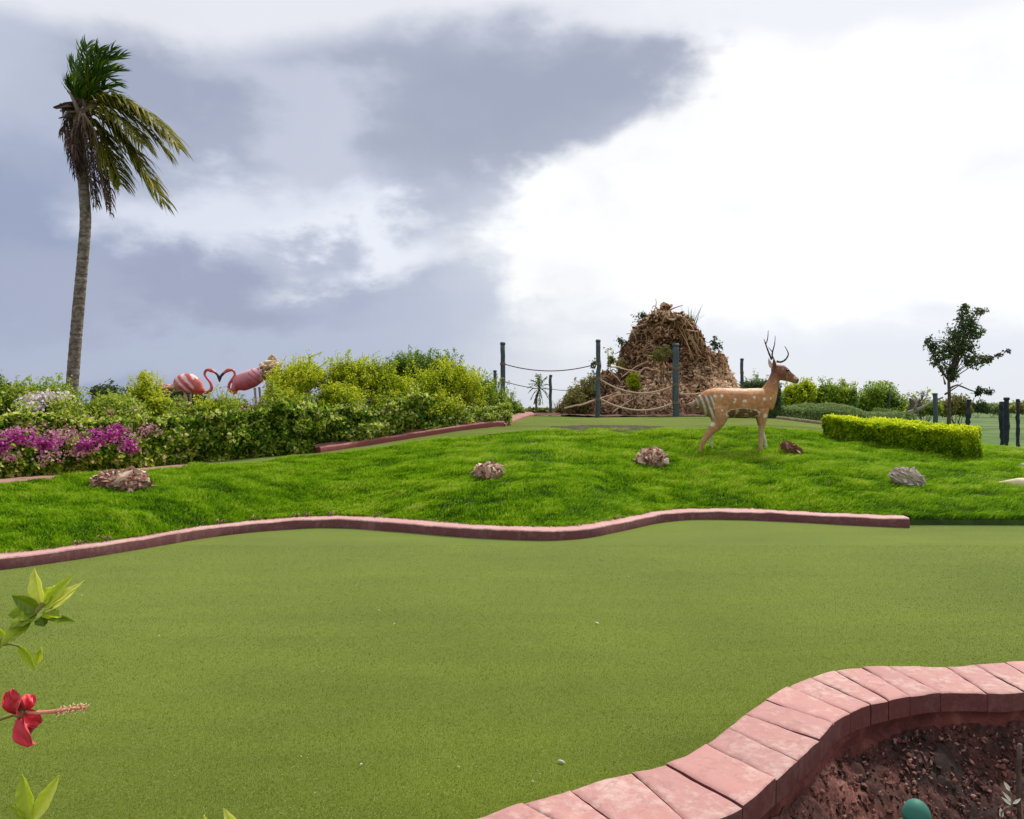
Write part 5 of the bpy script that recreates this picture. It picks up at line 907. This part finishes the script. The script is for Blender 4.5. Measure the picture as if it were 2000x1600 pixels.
def flamingo(label, outline, wing, neck, head, beak, tail, legs, Y, kind):
    Z = lambda cx, cy, dy=0: P(300 + cx/7.692, 690 + cy/7.692, Y+dy); sc = Y/F/7.692; S_ = lambda v: [q*sc for q in v]
    b = Z(outline[len(outline)//2][0], 0); root = thing('flamingo_statue', label, 'flamingo statue', (b[0], Y, float(H(b[0], Y))), 'pair of flamingo statues whose beaks touch'); mb = MB()
    ploft(mb, [Z(x, y) for x, y, h, w in outline], S_([o[2] for o in outline]), S_([o[3] for o in outline]), 24); ploft(mb, [Z(x, y) for x, y, h in neck], S_([o[2] for o in neck]), S_([o[2]*1.05 for o in neck]), 14, 60)
    def paint(V, N):
        cx = (V[:, 0]*F/Y + 700)*7.692; cy = ((CH-V[:, 2])*F/Y + 110)*7.692; n = fbm(V[:, 0]*9, V[:, 1]*9, V[:, 2]*9, 3); nk = np.min([np.hypot(cx-x, cy-y)-h for x, y, h in np.c_[spline(np.array([(x, y, h) for x, y, h in neck]), 60)]], 0)
        col = np.tile([.60, .13, .10] if kind else [.56, .17, .20], (len(V), 1))
        def put(m, c): nonlocal col; m = np.clip(m, 0, 1)[:, None]; col = col*(1-m) + np.array(c)*m
        if kind:
            st = np.sin((cx*.62 - cy*.55 + 18*n)*.075); put((cx < 640)*np.clip(st*2.4-.3, 0, 1)*.9, [.78, .55, .56]); put((cx < 640)*np.clip(-st*2.4-.5, 0, 1)*.6, [.45, .05, .07]); put((cx < 420)*(cy > 440)*.75, [.42, .24, .16])
        else:
            put(np.clip((cy-330)/200, 0, 1)*(cx > 1240), [.42, .08, .10]); put(np.clip((330-cy)/70, 0, 1)*(cx > 1260), [.70, .34, .36]); put((cx > 1280)*np.clip((N[:, 2])*1.2, 0, 1)*.6, [.68, .34, .42]); put((cx > 1440)*np.clip(np.sin((cx*.5 - cy*.62)*.12)*3-1.6, 0, 1), [.30, .08, .12]); put((cx > 1620), [.55, .36, .20])
        put((nk < 6)*(np.abs(V[:, 1]-Y) < .09), [.50, .07, .06]); return np.clip(col*(1+.3*n)[:, None], 0, 1)
    PN = paint_mat('flamingo_paint', .35, .2, 10, .15, .004, .5) if kind else bpy.data.materials['flamingo_paint']
    fuse(mb, 'body', PN, root, .012, 4, paint)
    mb = MB(); ploft(mb, [Z(x, y) for x, y, h in head], S_([o[2] for o in head]), S_([o[2]*.9 for o in head]), 12, 20); mb.col = [np.tile([.55, .12, .09], (mb.n, 1))]; mb.build('head', PN, root)
    mb = MB(); ploft(mb, [Z(x, y) for x, y, h in beak], S_([o[2] for o in beak]), S_([o[2]*.8 for o in beak]), 12, 20); mb.col = [np.tile([.035, .012, .02], (mb.n, 1))]; mb.build('beak', PN, root)
    for lx in legs:
        mb = MB(); p0 = Z(lx[0], lx[1], lx[2]); g = float(H(p0[0], p0[1])); tube(mb, spline([p0, [p0[0]+.03, p0[1], (p0[2]+g)/2], [p0[0]-.02, p0[1], g-.05]], 10), [.03, .026, .024, .024, .032, .03, .024, .022, .022, .03], 8, col=(.30, .24, .20)); mb.build('leg', PN, root)
    mb = MB(); r = np.random.default_rng(31+kind)
    for k in range(tail[0]):
        a = Z(tail[1]+r.normal()*tail[5], tail[2]+r.normal()*tail[6], r.normal()*.10); e = a + np.array([tail[3]*r.uniform(.5, 1.1), r.normal()*.06, tail[4]*r.uniform(.3, 1.2)+.04*r.normal()]); tube(mb, spline([a, (a+e)/2+[0, 0, .04*r.normal()], e], 5), [.022, .028, .024, .015, .004], 5, flat=1.8, tone=np.clip(.6+.25*r.normal(), 0, 1))
    mb.build('tail_feathers', tone_mat('dry_feathers', [(.1, (.16, .07, .04)), (.5, (.42, .26, .15)), (.9, (.70, .56, .38))] if not kind else [(.1, (.30, .10, .07)), (.5, (.46, .26, .17)), (.9, (.62, .42, .32))], .8, 12, .4, .006), root)
flamingo('left flamingo statue with folded striped pink and white wings', [(165, 555, 10, 20), (240, 530, 45, 50), (330, 510, 72, 80), (420, 460, 138, 110), (500, 450, 150, 120), (580, 465, 140, 112), (650, 500, 105, 90), (710, 545, 62, 60), (760, 575, 30, 32)], None,
         [(600, 590, 26), (700, 597, 25), (790, 590, 25), (850, 562, 25), (873, 515, 24), (862, 465, 22), (830, 410, 20), (790, 360, 19), (766, 315, 19), (775, 275, 20), (805, 252, 22), (845, 250, 24)], [(830, 252, 24), (862, 258, 30), (900, 275, 22), (930, 295, 17)], [(905, 280, 16), (945, 308, 18), (970, 345, 20), (980, 390, 14), (988, 435, 4)],
         (46, 250, 520, -.20, -.10, 40, 22), [(470, 590, -.05), (545, 600, .08)], 16.9, True)
flamingo('right flamingo statue with mauve body and a ragged straw coloured tail', [(1180, 560, 20, 26), (1230, 510, 70, 60), (1290, 460, 125, 95), (1370, 420, 140, 108), (1460, 385, 140, 110), (1550, 345, 125, 100), (1630, 320, 100, 85), (1700, 305, 70, 60), (1740, 295, 40, 40)], None,
         [(1260, 590, 22), (1200, 590, 22), (1150, 565, 23), (1128, 520, 23), (1135, 470, 22), (1165, 415, 21), (1200, 365, 20), (1222, 320, 19), (1212, 280, 20), (1180, 255, 21), (1140, 250, 24)], [(1160, 250, 22), (1120, 256, 29), (1080, 278, 24), (1048, 300, 18)], [(1072, 284, 18), (1035, 318, 21), (1010, 350, 20), (1000, 392, 14), (992, 438, 4)],
         (110, 1690, 285, .26, .08, 55, 55), [(1520, 520, -.06), (1590, 510, .08)], 16.9, False)

# ------------------------------------------------------------------ rocks, driftwood and litter on the lawn
def rock(label, px, py, w, h, seed, mat, tone=.5, chunks=0, depth=.8, name='rock', cat='rock', tilt=0.0, strat=0.0, lift=.25, spread=1.0):
    r = np.random.default_rng(seed); b = rest(px, py); k = b[1]/F; rx, rz = w/2*k, h/2*k; c = b + [0, rx*depth*.6, rz*(.85-lift)]
    ph = np.linspace(0, np.pi, 40); th = np.linspace(0, 2*np.pi, 72, endpoint=False); u = np.stack([np.outer(np.sin(ph), np.cos(th)), np.outer(np.sin(ph), np.sin(th)), np.outer(np.cos(ph), np.ones(72))], -1)
    d = 1 + .20*fbm(u[..., 0]*2+seed, u[..., 1]*2, u[..., 2]*2, 3) + .10*fbm(u[..., 0]*7+seed, u[..., 1]*7, u[..., 2]*7, 3)
    if strat: d = d + strat*np.abs(np.mod((u[..., 2] + .35*u[..., 0])*4.5 + .5*fbm(u[..., 0]*3, u[..., 1]*3, seed, 2), 1)-.5)
    p = u*d[..., None]*np.array([rx, rx*depth, rz]); ct, st_ = math.cos(tilt), math.sin(tilt); p = np.stack([p[..., 0]*ct + p[..., 2]*st_, p[..., 1], -p[..., 0]*st_ + p[..., 2]*ct], -1) + c; p = np.concatenate([p, p[:, :1]], 1); mb = MB()
    grid(mb, p, np.clip(tone + .35*fbm(p[..., 0]*12, p[..., 1]*12, p[..., 2]*12, 2), 0, 1) - (.12 if chunks else 0))
    if chunks:
        n = chunks; v = norm(r.normal(size=(n, 3)) + [0, -.35, .5]); sh = np.array([rx, rx*depth, rz])*.98; pp = v*sh; pp = np.stack([pp[:, 0]*ct + pp[:, 2]*st_, pp[:, 1], -pp[:, 0]*st_ + pp[:, 2]*ct], 1) + c; s = rx*(.05 + .22*r.random(n)**2.4)*spread
        q = np.linalg.qr(r.normal(size=(n, 3, 3)))[0]; V = (ico[None]*(1+.35*r.normal(size=(n, 9, 1)))*np.array([1.4, .9, .35]))@q*s[:, None, None] + pp[:, None]; mb.add(V.reshape(-1, 3), T=(np.arange(n)[:, None, None]*9 + it[None]).reshape(-1, 3), tone=np.repeat(np.clip(tone+.1+.25*r.standard_normal(n), 0, 1), 9))
    return tag(mb.build(name, mat, loc=b, smooth=not chunks), label, cat, 'rocks scattered on the lawn')
PK = tone_mat('pink_coral_rock', [(0, (.06, .025, .02)), (.35, (.26, .12, .09)), (.65, (.50, .30, .22)), (1, (.74, .58, .46))], .9, 30, .8, .01, .3)
BR = tone_mat('brown_wood_rock', [(0, (.05, .018, .012)), (.5, (.23, .10, .06)), (1, (.50, .30, .20))], .85, 25, .8, .01, .3)
GR = tone_mat('grey_rock', [(0, (.09, .065, .05)), (.5, (.33, .26, .21)), (1, (.60, .53, .46))], .9, 22, .9, .012, .35)
rock('flaky pink rock on the lawn beside the concrete path', 226, 958, 112, 46, 1, PK, .5, 420, .55, lift=.35, spread=.8); rock('knobbly tan rock in the middle of the lawn slope', 953, 938, 54, 34, 3, PK, .62, 260, .8, spread=1.25)
rock('tall knobbly pinkish rock on the lawn below the root pile', 1274, 915, 58, 42, 4, PK, .56, 300, .8, spread=1.1)
rock('brown grooved rock just right of the deer forefeet', 1550, 887, 46, 22, 5, BR, .5, 60, .6, tilt=.55, strat=.35, lift=.1)
rock('smooth layered grey rock leaning on the right lawn slope', 1777, 953, 64, 42, 6, GR, .72, 150, .6, tilt=.42, strat=.22, lift=.12, spread=.9)
rock('small white rock cut off by the right edge', 2000, 916, 14, 12, 7, GR, .95, 12, .8)
def lawn_log():
    w = tone_mat('bleached_log', [(.1, (.22, .13, .06)), (.5, (.52, .40, .20)), (.9, (.75, .66, .44))], .8, 8, .6, .01, .3); a, b_ = rest(1946, 946), rest(2075, 962); mb = MB(); q = spline([a+[0, 0, .02], (a+b_)/2+[0, 0, .055], b_+[0, 0, .06]], 24); tube(mb, q, np.r_[np.linspace(.015, .075, 8), np.full(16, .085)], 12, tone=.75); q2 = q + [.02, -.10, -.05]; tube(mb, q2[3:], np.r_[np.linspace(.02, .05, 8), np.full(13, .055)], 10, tone=.35)
    tag(mb.build('log', w, loc=a), 'pale split log lying on the lawn at the right edge', 'log'); a = rest(1990, 970); mb = MB(); tube(mb, spline([a, rest(2050, 975)+[0, 0, .03]], 8), np.linspace(.02, .045, 8), 8, tone=.1); tag(mb.build('branch', w, loc=a), 'short brown branch below the pale split log', 'branch')
lawn_log()
mb = MB(); a, b_ = zp([(1972, 1024)], 0)[0], zp([(2040, 1024)], 0)[0]; mb.add([(a[0], a[1]-.06, .004), (b_[0], a[1]-.1, .004), (b_[0], a[1]+.3, .012), (a[0]+.12, a[1]+.22, .012), (a[0], a[1]-.06, -.02), (b_[0], a[1]-.1, -.02), (b_[0], a[1]+.3, -.02), (a[0]+.12, a[1]+.22, -.02)], [(0, 1, 2, 3), (0, 4, 5, 1), (1, 5, 6, 2), (2, 6, 7, 3), (3, 7, 4, 0)])
tag(mb.build('paving_slab', M['path'], loc=(a[0], a[1], 0), smooth=False), 'pale paving slab at the edge of the green, right of the kerb end', 'slab')
LIT = tone_mat('litter_bits', [(.1, (.40, .33, .20)), (.9, (.80, .76, .62))], .8, 60, .3, .002, .2)
def bits():
    r = np.random.default_rng(77)
    for px, py, L, l in [(1165, 1219, .05, 'whitish petal lying on the green below the middle of the kerb'), (1227, 1128, .03, 'small pale chip on the green, farthest of the litter'), (705, 1497, .022, 'oblong pale seed near the front of the green'), (588, 1481, .012, 'round white crumb left of the oblong seed'), (615, 1553, .012, 'round white crumb nearest the lower edge'), (740, 1194, .028, 'pale fleck on the left middle of the green'),
                         (770, 1221, .02, 'pale fleck just below and right of another one'), (1095, 1492, .05, 'thin white curved sliver near the coping'), (1040, 1530, .02, 'pale chip between the sliver and the coping'), (895, 1502, .018, 'dull tan chip in the front middle of the green'), (310, 1245, .02, 'thin tan stalk on the left part of the green'), (1325, 1432, .015, 'tiny bright chip beside the bend of the coping'), (160, 1165, .02, 'pale crumb beside the hibiscus leaves')]:
        L *= .7; p = zp([(px, py)], 0)[0]; mb = MB(); th = r.random()*3; n = 7; t = np.linspace(-1, 1, n); cx = np.stack([t*L*.5*np.cos(th), t*L*.5*np.sin(th), .003+.006*(1-t**2)], 1) + [p[0], p[1], .002]; cx[:, 0] += .12*L*t**2
        tube(mb, cx, L*(.12 if L < .04 else .07)*np.sqrt(np.clip(1.05-t**2, 0, 1)), 6, tone=np.clip(.8+.2*r.normal(), 0, 1), flat=1.6); tag(mb.build('fallen_petal', LIT, loc=(p[0], p[1], 0)), l, 'litter', 'bits of litter on the green')
    DRY = tone_mat('straw', [(.1, (.14, .09, .04)), (.9, (.42, .33, .18))], .9, 60, .3, .002, .2)
    for px, py in [(95, 1082), (212, 1055), (505, 1012), (618, 1000), (655, 1002), (437, 1020), (590, 1004), (1205, 1020), (740, 1006)]:
        p = zp([(px, py)], .12)[0]; p[1] = float(Yf(p[0])) + .28; mb = MB()
        for k in range(7): th = r.normal()*1.2 - 1.57; d = np.array([np.cos(th), np.sin(th), .25+.4*r.random()])*r.uniform(.05, .13); a = np.array([p[0], p[1], .125]); tube(mb, [a, a+d*.6+[0, 0, .02], a+d*[1, 1, .3]], [.004, .005, .001], 4, tone=.8*r.random())
        tag(mb.build('dry_grass_tuft', DRY, loc=(p[0], p[1], .12)), None, None)
    ws = ['dry grass wisp on the kerb near its left end', 'dry wisp on the kerb, second from the left end', 'dry wisp on the kerb left of its first crest', 'largest dry straw tuft on the kerb at its first crest', 'dry wisp just right of the largest straw tuft', 'dry wisp on the kerb where it starts to rise', 'dry wisp left of the largest straw tuft', 'dry wisp on the kerb right of its dip', 'dry wisp on the kerb before its dip']
    for i, l in enumerate(ws): tag(bpy.data.objects['dry_grass_tuft' + ('.%03d' % i if i else '')], l, 'dry grass', 'dry wisps along the kerb')
bits()

# ------------------------------------------------------------------ foreground: hibiscus and basin oddments
HL = leaf_mat('hibiscus_leaf', [(0, (.04, .09, .008)), (.35, (.17, .28, .012)), (.7, (.55, .66, .02)), (1, (.82, .84, .18))], .45, .35, .5)
def big_leaf(mb, base, tip, width, tone, facing=(0, -1, .35), curl=.12, fold=.35, wav=.06, seed=0, pinch=1.0):
    r = np.random.default_rng(seed); b = np.array(base); t = np.array(tip); ax = t-b; L = np.linalg.norm(ax); d = ax/L; f = np.array(facing, float); s = np.cross(d, f); s /= np.linalg.norm(s); n_ = np.cross(s, d)
    m = 15; k = 9; u = np.linspace(0, 1, m); v = np.linspace(-1, 1, k); w = width*.5*np.sin(np.pi*u**.82)**.85*(1-.10*u); w[0] = width*.03; w[-1] = .0004
    G = b + d*(u*L)[:, None, None] + n_*(-curl*L*(u**2) + curl*L*.5*u)[:, None, None] + s*(w[:, None]*v[None])[..., None] + n_*(fold*w[:, None]*np.abs(v)[None]*1.0 + wav*width*np.sin(u*17+seed)[:, None]*np.abs(v)[None]**2)[..., None]
    G = G - n_*(.0022*(np.abs(v) < .05))[None, :, None]; tn = np.clip(tone + .10*np.cos(np.outer(u*34, np.ones(k)) + np.abs(v)[None]*5)*np.abs(v)[None]**.5*.6 + .15*(np.abs(v)[None] < .05) + .1*(v > 0)[None] + .06*r.normal(), 0, 1)
    grid(mb, G, tn + 0*G[..., 0]); grid(mb, (G - n_*.0006)[:, ::-1], (tn + 0*G[..., 0])[:, ::-1])
def hibiscus():
    Y = 1.2; Q = lambda px, py, dy=0: P(px, py, Y+dy); b = np.array([-1.35, 1.5, -.02]); HS = tone_mat('hibiscus_stem', [(.2, (.12, .14, .02)), (.8, (.34, .28, .08))], .6, 40, .3, .002); root = thing('hibiscus', 'hibiscus branches with lime leaves and one red flower reaching in from the left', 'hibiscus', tuple(b)); r = np.random.default_rng(12)
    sm = MB()
    def nx():
        nonlocal sm
        sm.build('stem', HS, root); sm = MB()
    hub = np.array([-1.3, 1.42, .6]); tube(sm, spline([b, (b+hub)/2+[.03, 0, 0], hub], 8), np.linspace(.022, .014, 8), 8); sp = hub
    tube(sm, spline([sp, [-1.15, 1.3, .95], Q(-40, 1290, .02), Q(10, 1248, 0), Q(70, 1195, 0), Q(85, 1178, 0)], 30), np.r_[np.linspace(.012, .009, 20), np.linspace(.009, .004, 10)], 8); nx()
    tube(sm, spline([sp, [-1.2, 1.3, .72], Q(-60, 1700, 0), Q(30, 1640, 0), Q(52, 1600, 0)], 20), np.linspace(.011, .004, 20), 8); nx()
    tube(sm, spline([Q(-120, 1300, .02), Q(-50, 1275, 0), Q(20, 1258, 0), Q(38, 1262, 0)], 12), np.linspace(.004, .0018, 12), 6); nx()
    tube(sm, spline([sp, [-1.1, 1.28, .85], Q(-160, 1440, .0), Q(-60, 1420, 0), Q(0, 1405, 0), Q(33, 1394, 0)], 24), np.r_[np.linspace(.009, .0035, 16), np.linspace(.0035, .003, 8)], 7)
    nx()
    k = 0
    for bs, tp, w, tn, fc, cl in [((78, 1185), (65, 1110), 26, .88, (0, -1, .1), .05), ((80, 1186), (104, 1142), 30, .62, (-.3, -1, .3), .1), ((84, 1188), (142, 1121), 20, .60, (.3, -.8, .6), .12), ((86, 1190), (165, 1134), 17, .78, (0, -.7, .9), .03), ((88, 1196), (150, 1148), 17, .84, (.3, -.8, .6), .1),
                          ((74, 1192), (24, 1164), 26, .36, (0, -1, .5), .2), ((70, 1196), (14, 1200), 30, .30, (0, -.9, .4), .25), ((72, 1200), (18, 1226), 28, .34, (.2, -.7, .8), .1), ((82, 1198), (120, 1204), 24, .50, (0, -.6, .9), .06), ((84, 1202), (146, 1215), 15, .34, (0, -1, .5), -.2), ((80, 1204), (86, 1224), 24, .25, (0, -.8, .5), .1), ((74, 1190), (50, 1172), 20, .72, (.2, -.9, .3), .1),
                          ((62, 1206), (0, 1262), 26, .45, (.2, -1, .5), .05), ((36, 1262), (70, 1308), 16, .40, (0, -.9, .6), -.2), ((72, 1296), (80, 1267), 13, .62, (.4, -.9, .1), .1), ((12, 1246), (-30, 1235), 30, .55, (0, -1, .3), .1),
                          ((58, 1606), (42, 1513), 30, .60, (.1, -1, .15), .05), ((60, 1608), (117, 1514), 26, .66, (.15, -1, .35), -.05), ((52, 1606), (17, 1572), 16, .50, (0, -1, .4), .1), ((55, 1620), (80, 1600), 26, .35, (0, -1, .3), .1), ((-20, 1640), (10, 1610), 30, .4, (0, -1, .4), .1),
                          ((480, 1660), (437, 1580), 26, .98, (.4, -1, .3), .1), ((420, 1650), (397, 1594), 14, .95, (0, -1, .3), .1), ((-60, 1300), (-120, 1240), 40, .5, (0, -1, .3), .1), ((-90, 1430), (-150, 1380), 40, .45, (0, -1, .3), .1)]:
        mb = MB(); dy = .02*r.normal(); q0 = Q(bs[0], bs[1]); big_leaf(mb, q0, Q(tp[0], tp[1], dy), w*1.15*Y/F, tn + .08, fc, cl, seed=k); mb.build('leaf', HL, root); k += 1
    # twig carrying the two pale leaf tips at the bottom
    mb = MB(); tube(mb, spline([[-1.2, 1.35, .5], Q(100, 1760, 0), Q(400, 1690, 0), Q(480, 1660, 0)], 16), np.linspace(.008, .003, 16), 6); mb.build('stem', HS, root); mb = MB(); tube(mb, spline([Q(400, 1690, 0), Q(420, 1650, 0)], 4), .002, 5); mb.build('stem', bpy.data.materials['hibiscus_stem'], root)
    m, nt, bb = nodes('red_petal'); nt.links.new(ramp(nt, attr(nt, 'tone'), [(0, (.08, .002, .006)), (.5, (.52, .003, .018)), (1, (.78, .02, .05))]), bb.inputs['Base Color']); bb.inputs['Roughness'].default_value = .5; bb.inputs['Sheen Weight'].default_value = .3
    c = (46, 1391)
    fl = MB()
    for i, (tp, w, dy, fc) in enumerate([((20, 1347), 34, -.01, (.2, -1, .1)), ((58, 1356), 26, .012, (.6, -.9, 0)), ((52, 1430), 30, .02, (.5, -.8, .2)), ((66, 1455), 40, -.012, (-.3, -1, .1)), ((78, 1415), 30, .0, (.7, -.8, .1)), ((38, 1362), 26, -.014, (-.3, -1, .2))]):
        mb = MB(); rr = np.random.default_rng(60+i); b0 = Q(*c); t0 = Q(tp[0], tp[1], dy); ax = t0-b0; L = np.linalg.norm(ax); d = ax/L; s = np.cross(d, np.array(fc, float)); s /= np.linalg.norm(s); n_ = np.cross(s, d); m_, kk = 18, 13; u = np.linspace(0, 1, m_); v = np.linspace(-1, 1, kk); wd = w*Y/F*.5*np.sin(np.pi*np.clip(u*.80+.06, 0, 1))**.7
        G = b0 + d*(u*L)[:, None, None] + s*(wd[:, None]*v[None])[..., None] + n_*((.010*np.sin(u*3))[:, None] + wd[:, None]*.42*(v[None]**2) + .0032*np.sin(u[:, None]*9 + v[None]*5+i)*u[:, None] + .0022*np.sin(v[None]*11+i*2)*u[:, None])[..., None]
        grid(mb, G, np.clip(.55 + .22*np.sin(v*16)[None]*.6 + .2*u[:, None] - .4*(u[:, None] < .15) + .1*rr.normal(), 0, 1)); mb.build('petal', m, root)
    mb = MB(); q = spline([Q(48, 1391), Q(78, 1392, -.005), Q(110, 1389, -.008), Q(140, 1385, -.01), Q(166, 1382, -.01)], 20); tube(mb, q, np.linspace(.0036, .0022, 20), 8);
    sp_ = tone_mat('stamen', [(.2, (.55, .10, .06)), (.8, (.80, .42, .32))], .6, 200, .3, .001); cm = mb.build('stamen_column', sp_, root)
    mb = MB()
    for i in range(110):
        a = r.uniform(.52, 1)*19; j = min(int(a), 18); p = q[j] + (q[j+1]-q[j])*(a-j); u = norm((r.normal(size=3)*[.3, 1, 1])[None])[0]; e = p + u*r.uniform(.0035, .0085) + [.002, 0, 0]; tube(mb, [p, e], [.0004, .0004], 3, tone=.3); s = .0011
        mb.add(ico*s + e, T=it, tone=np.clip(.75+.3*r.normal(), 0, 1))
    mb.build('anthers', tone_mat('pollen', [(.1, (.50, .08, .04)), (.55, (.75, .40, .22)), (1, (.85, .72, .50))], .7, 90, .2, .001, .05), root)
    mb = MB(); tube(mb, [Q(28, 1396), Q(36, 1394), Q(50, 1391)], [.0035, .007, .009], 9); mb.build('calyx', bpy.data.materials['hibiscus_stem'], root)
hibiscus()
def basin_bits():
    p = P(1790, 1600, 2.2); teal = rough_mat('teal_paint', [(.3, (.02, .10, .075)), (.7, (.035, .17, .125))], 4, 3, .6, .1, .003); root = thing('bollard', 'round topped teal pipe standing in the rock basin', 'pipe', (p[0], 2.2, float(floorz(p[0], 2.2))))
    rd = 25/F*2.2; zt = P(1790, 1562, 2.2)[2]; mb = MB(); t = np.linspace(0, 1, 8); z0 = float(floorz(p[0], 2.2))-.1; tube(mb, [(p[0], 2.2, z0), (p[0], 2.2, (z0+zt)/2), (p[0], 2.2, zt-rd*1.4)], rd, 20); mb.build('pipe', teal, root)
    mb = MB(); a = np.linspace(0, np.pi/2, 9); tube(mb, [(p[0], 2.2, zt-rd*1.4+rd*1.4*math.sin(q)) for q in a], [max(rd*1.06*math.cos(q), .001) for q in a], 20); mb.build('cap', teal, root)
    x = P(1984, 1400, 3.0); mb = MB(); z = np.linspace(float(floorz(x[0], 3.0))-.1, .02, 12); w = np.stack([x[0]+.006*np.sin(z*9), 3.4+0*z, z], 1); tube(mb, w + [.28, 0, 0], .009, 7, tone=.2); tag(mb.build('stake', BARK, loc=w[0]+[.28, 0, 0]), 'thin dark upright stake in the basin by the right edge', 'stake')
    root = thing('seedling', 'dry seedling with small cream leaves low in the basin corner', 'plant', tuple(P(1975, 1620, 2.5))); Q = lambda a, b, dy=0: P(a, b, 2.5+dy)
    sm = MB(); tube(sm, spline([Q(1972, 1680), Q(1974, 1600), Q(1977, 1570), Q(1972, 1545)], 10), .0025, 6); tube(sm, spline([Q(1952, 1640), Q(1955, 1590), Q(1962, 1580), Q(1976, 1575)], 8), .003, 6); sm.build('stem', TWIG, root)
    for i, (b0, t0, w) in enumerate([((1977, 1568), (1958, 1546), 6), ((1975, 1572), (1956, 1557), 6), ((1978, 1570), (1994, 1560), 6), ((1972, 1545), (1961, 1527), 8), ((1956, 1598), (1954, 1578), 9)]):
        mb = MB(); big_leaf(mb, Q(*b0), Q(*t0), w*2.5/F, .9, (0, -1, .3), .05, seed=i); mb.build('leaf', LIT, root)
basin_bits()
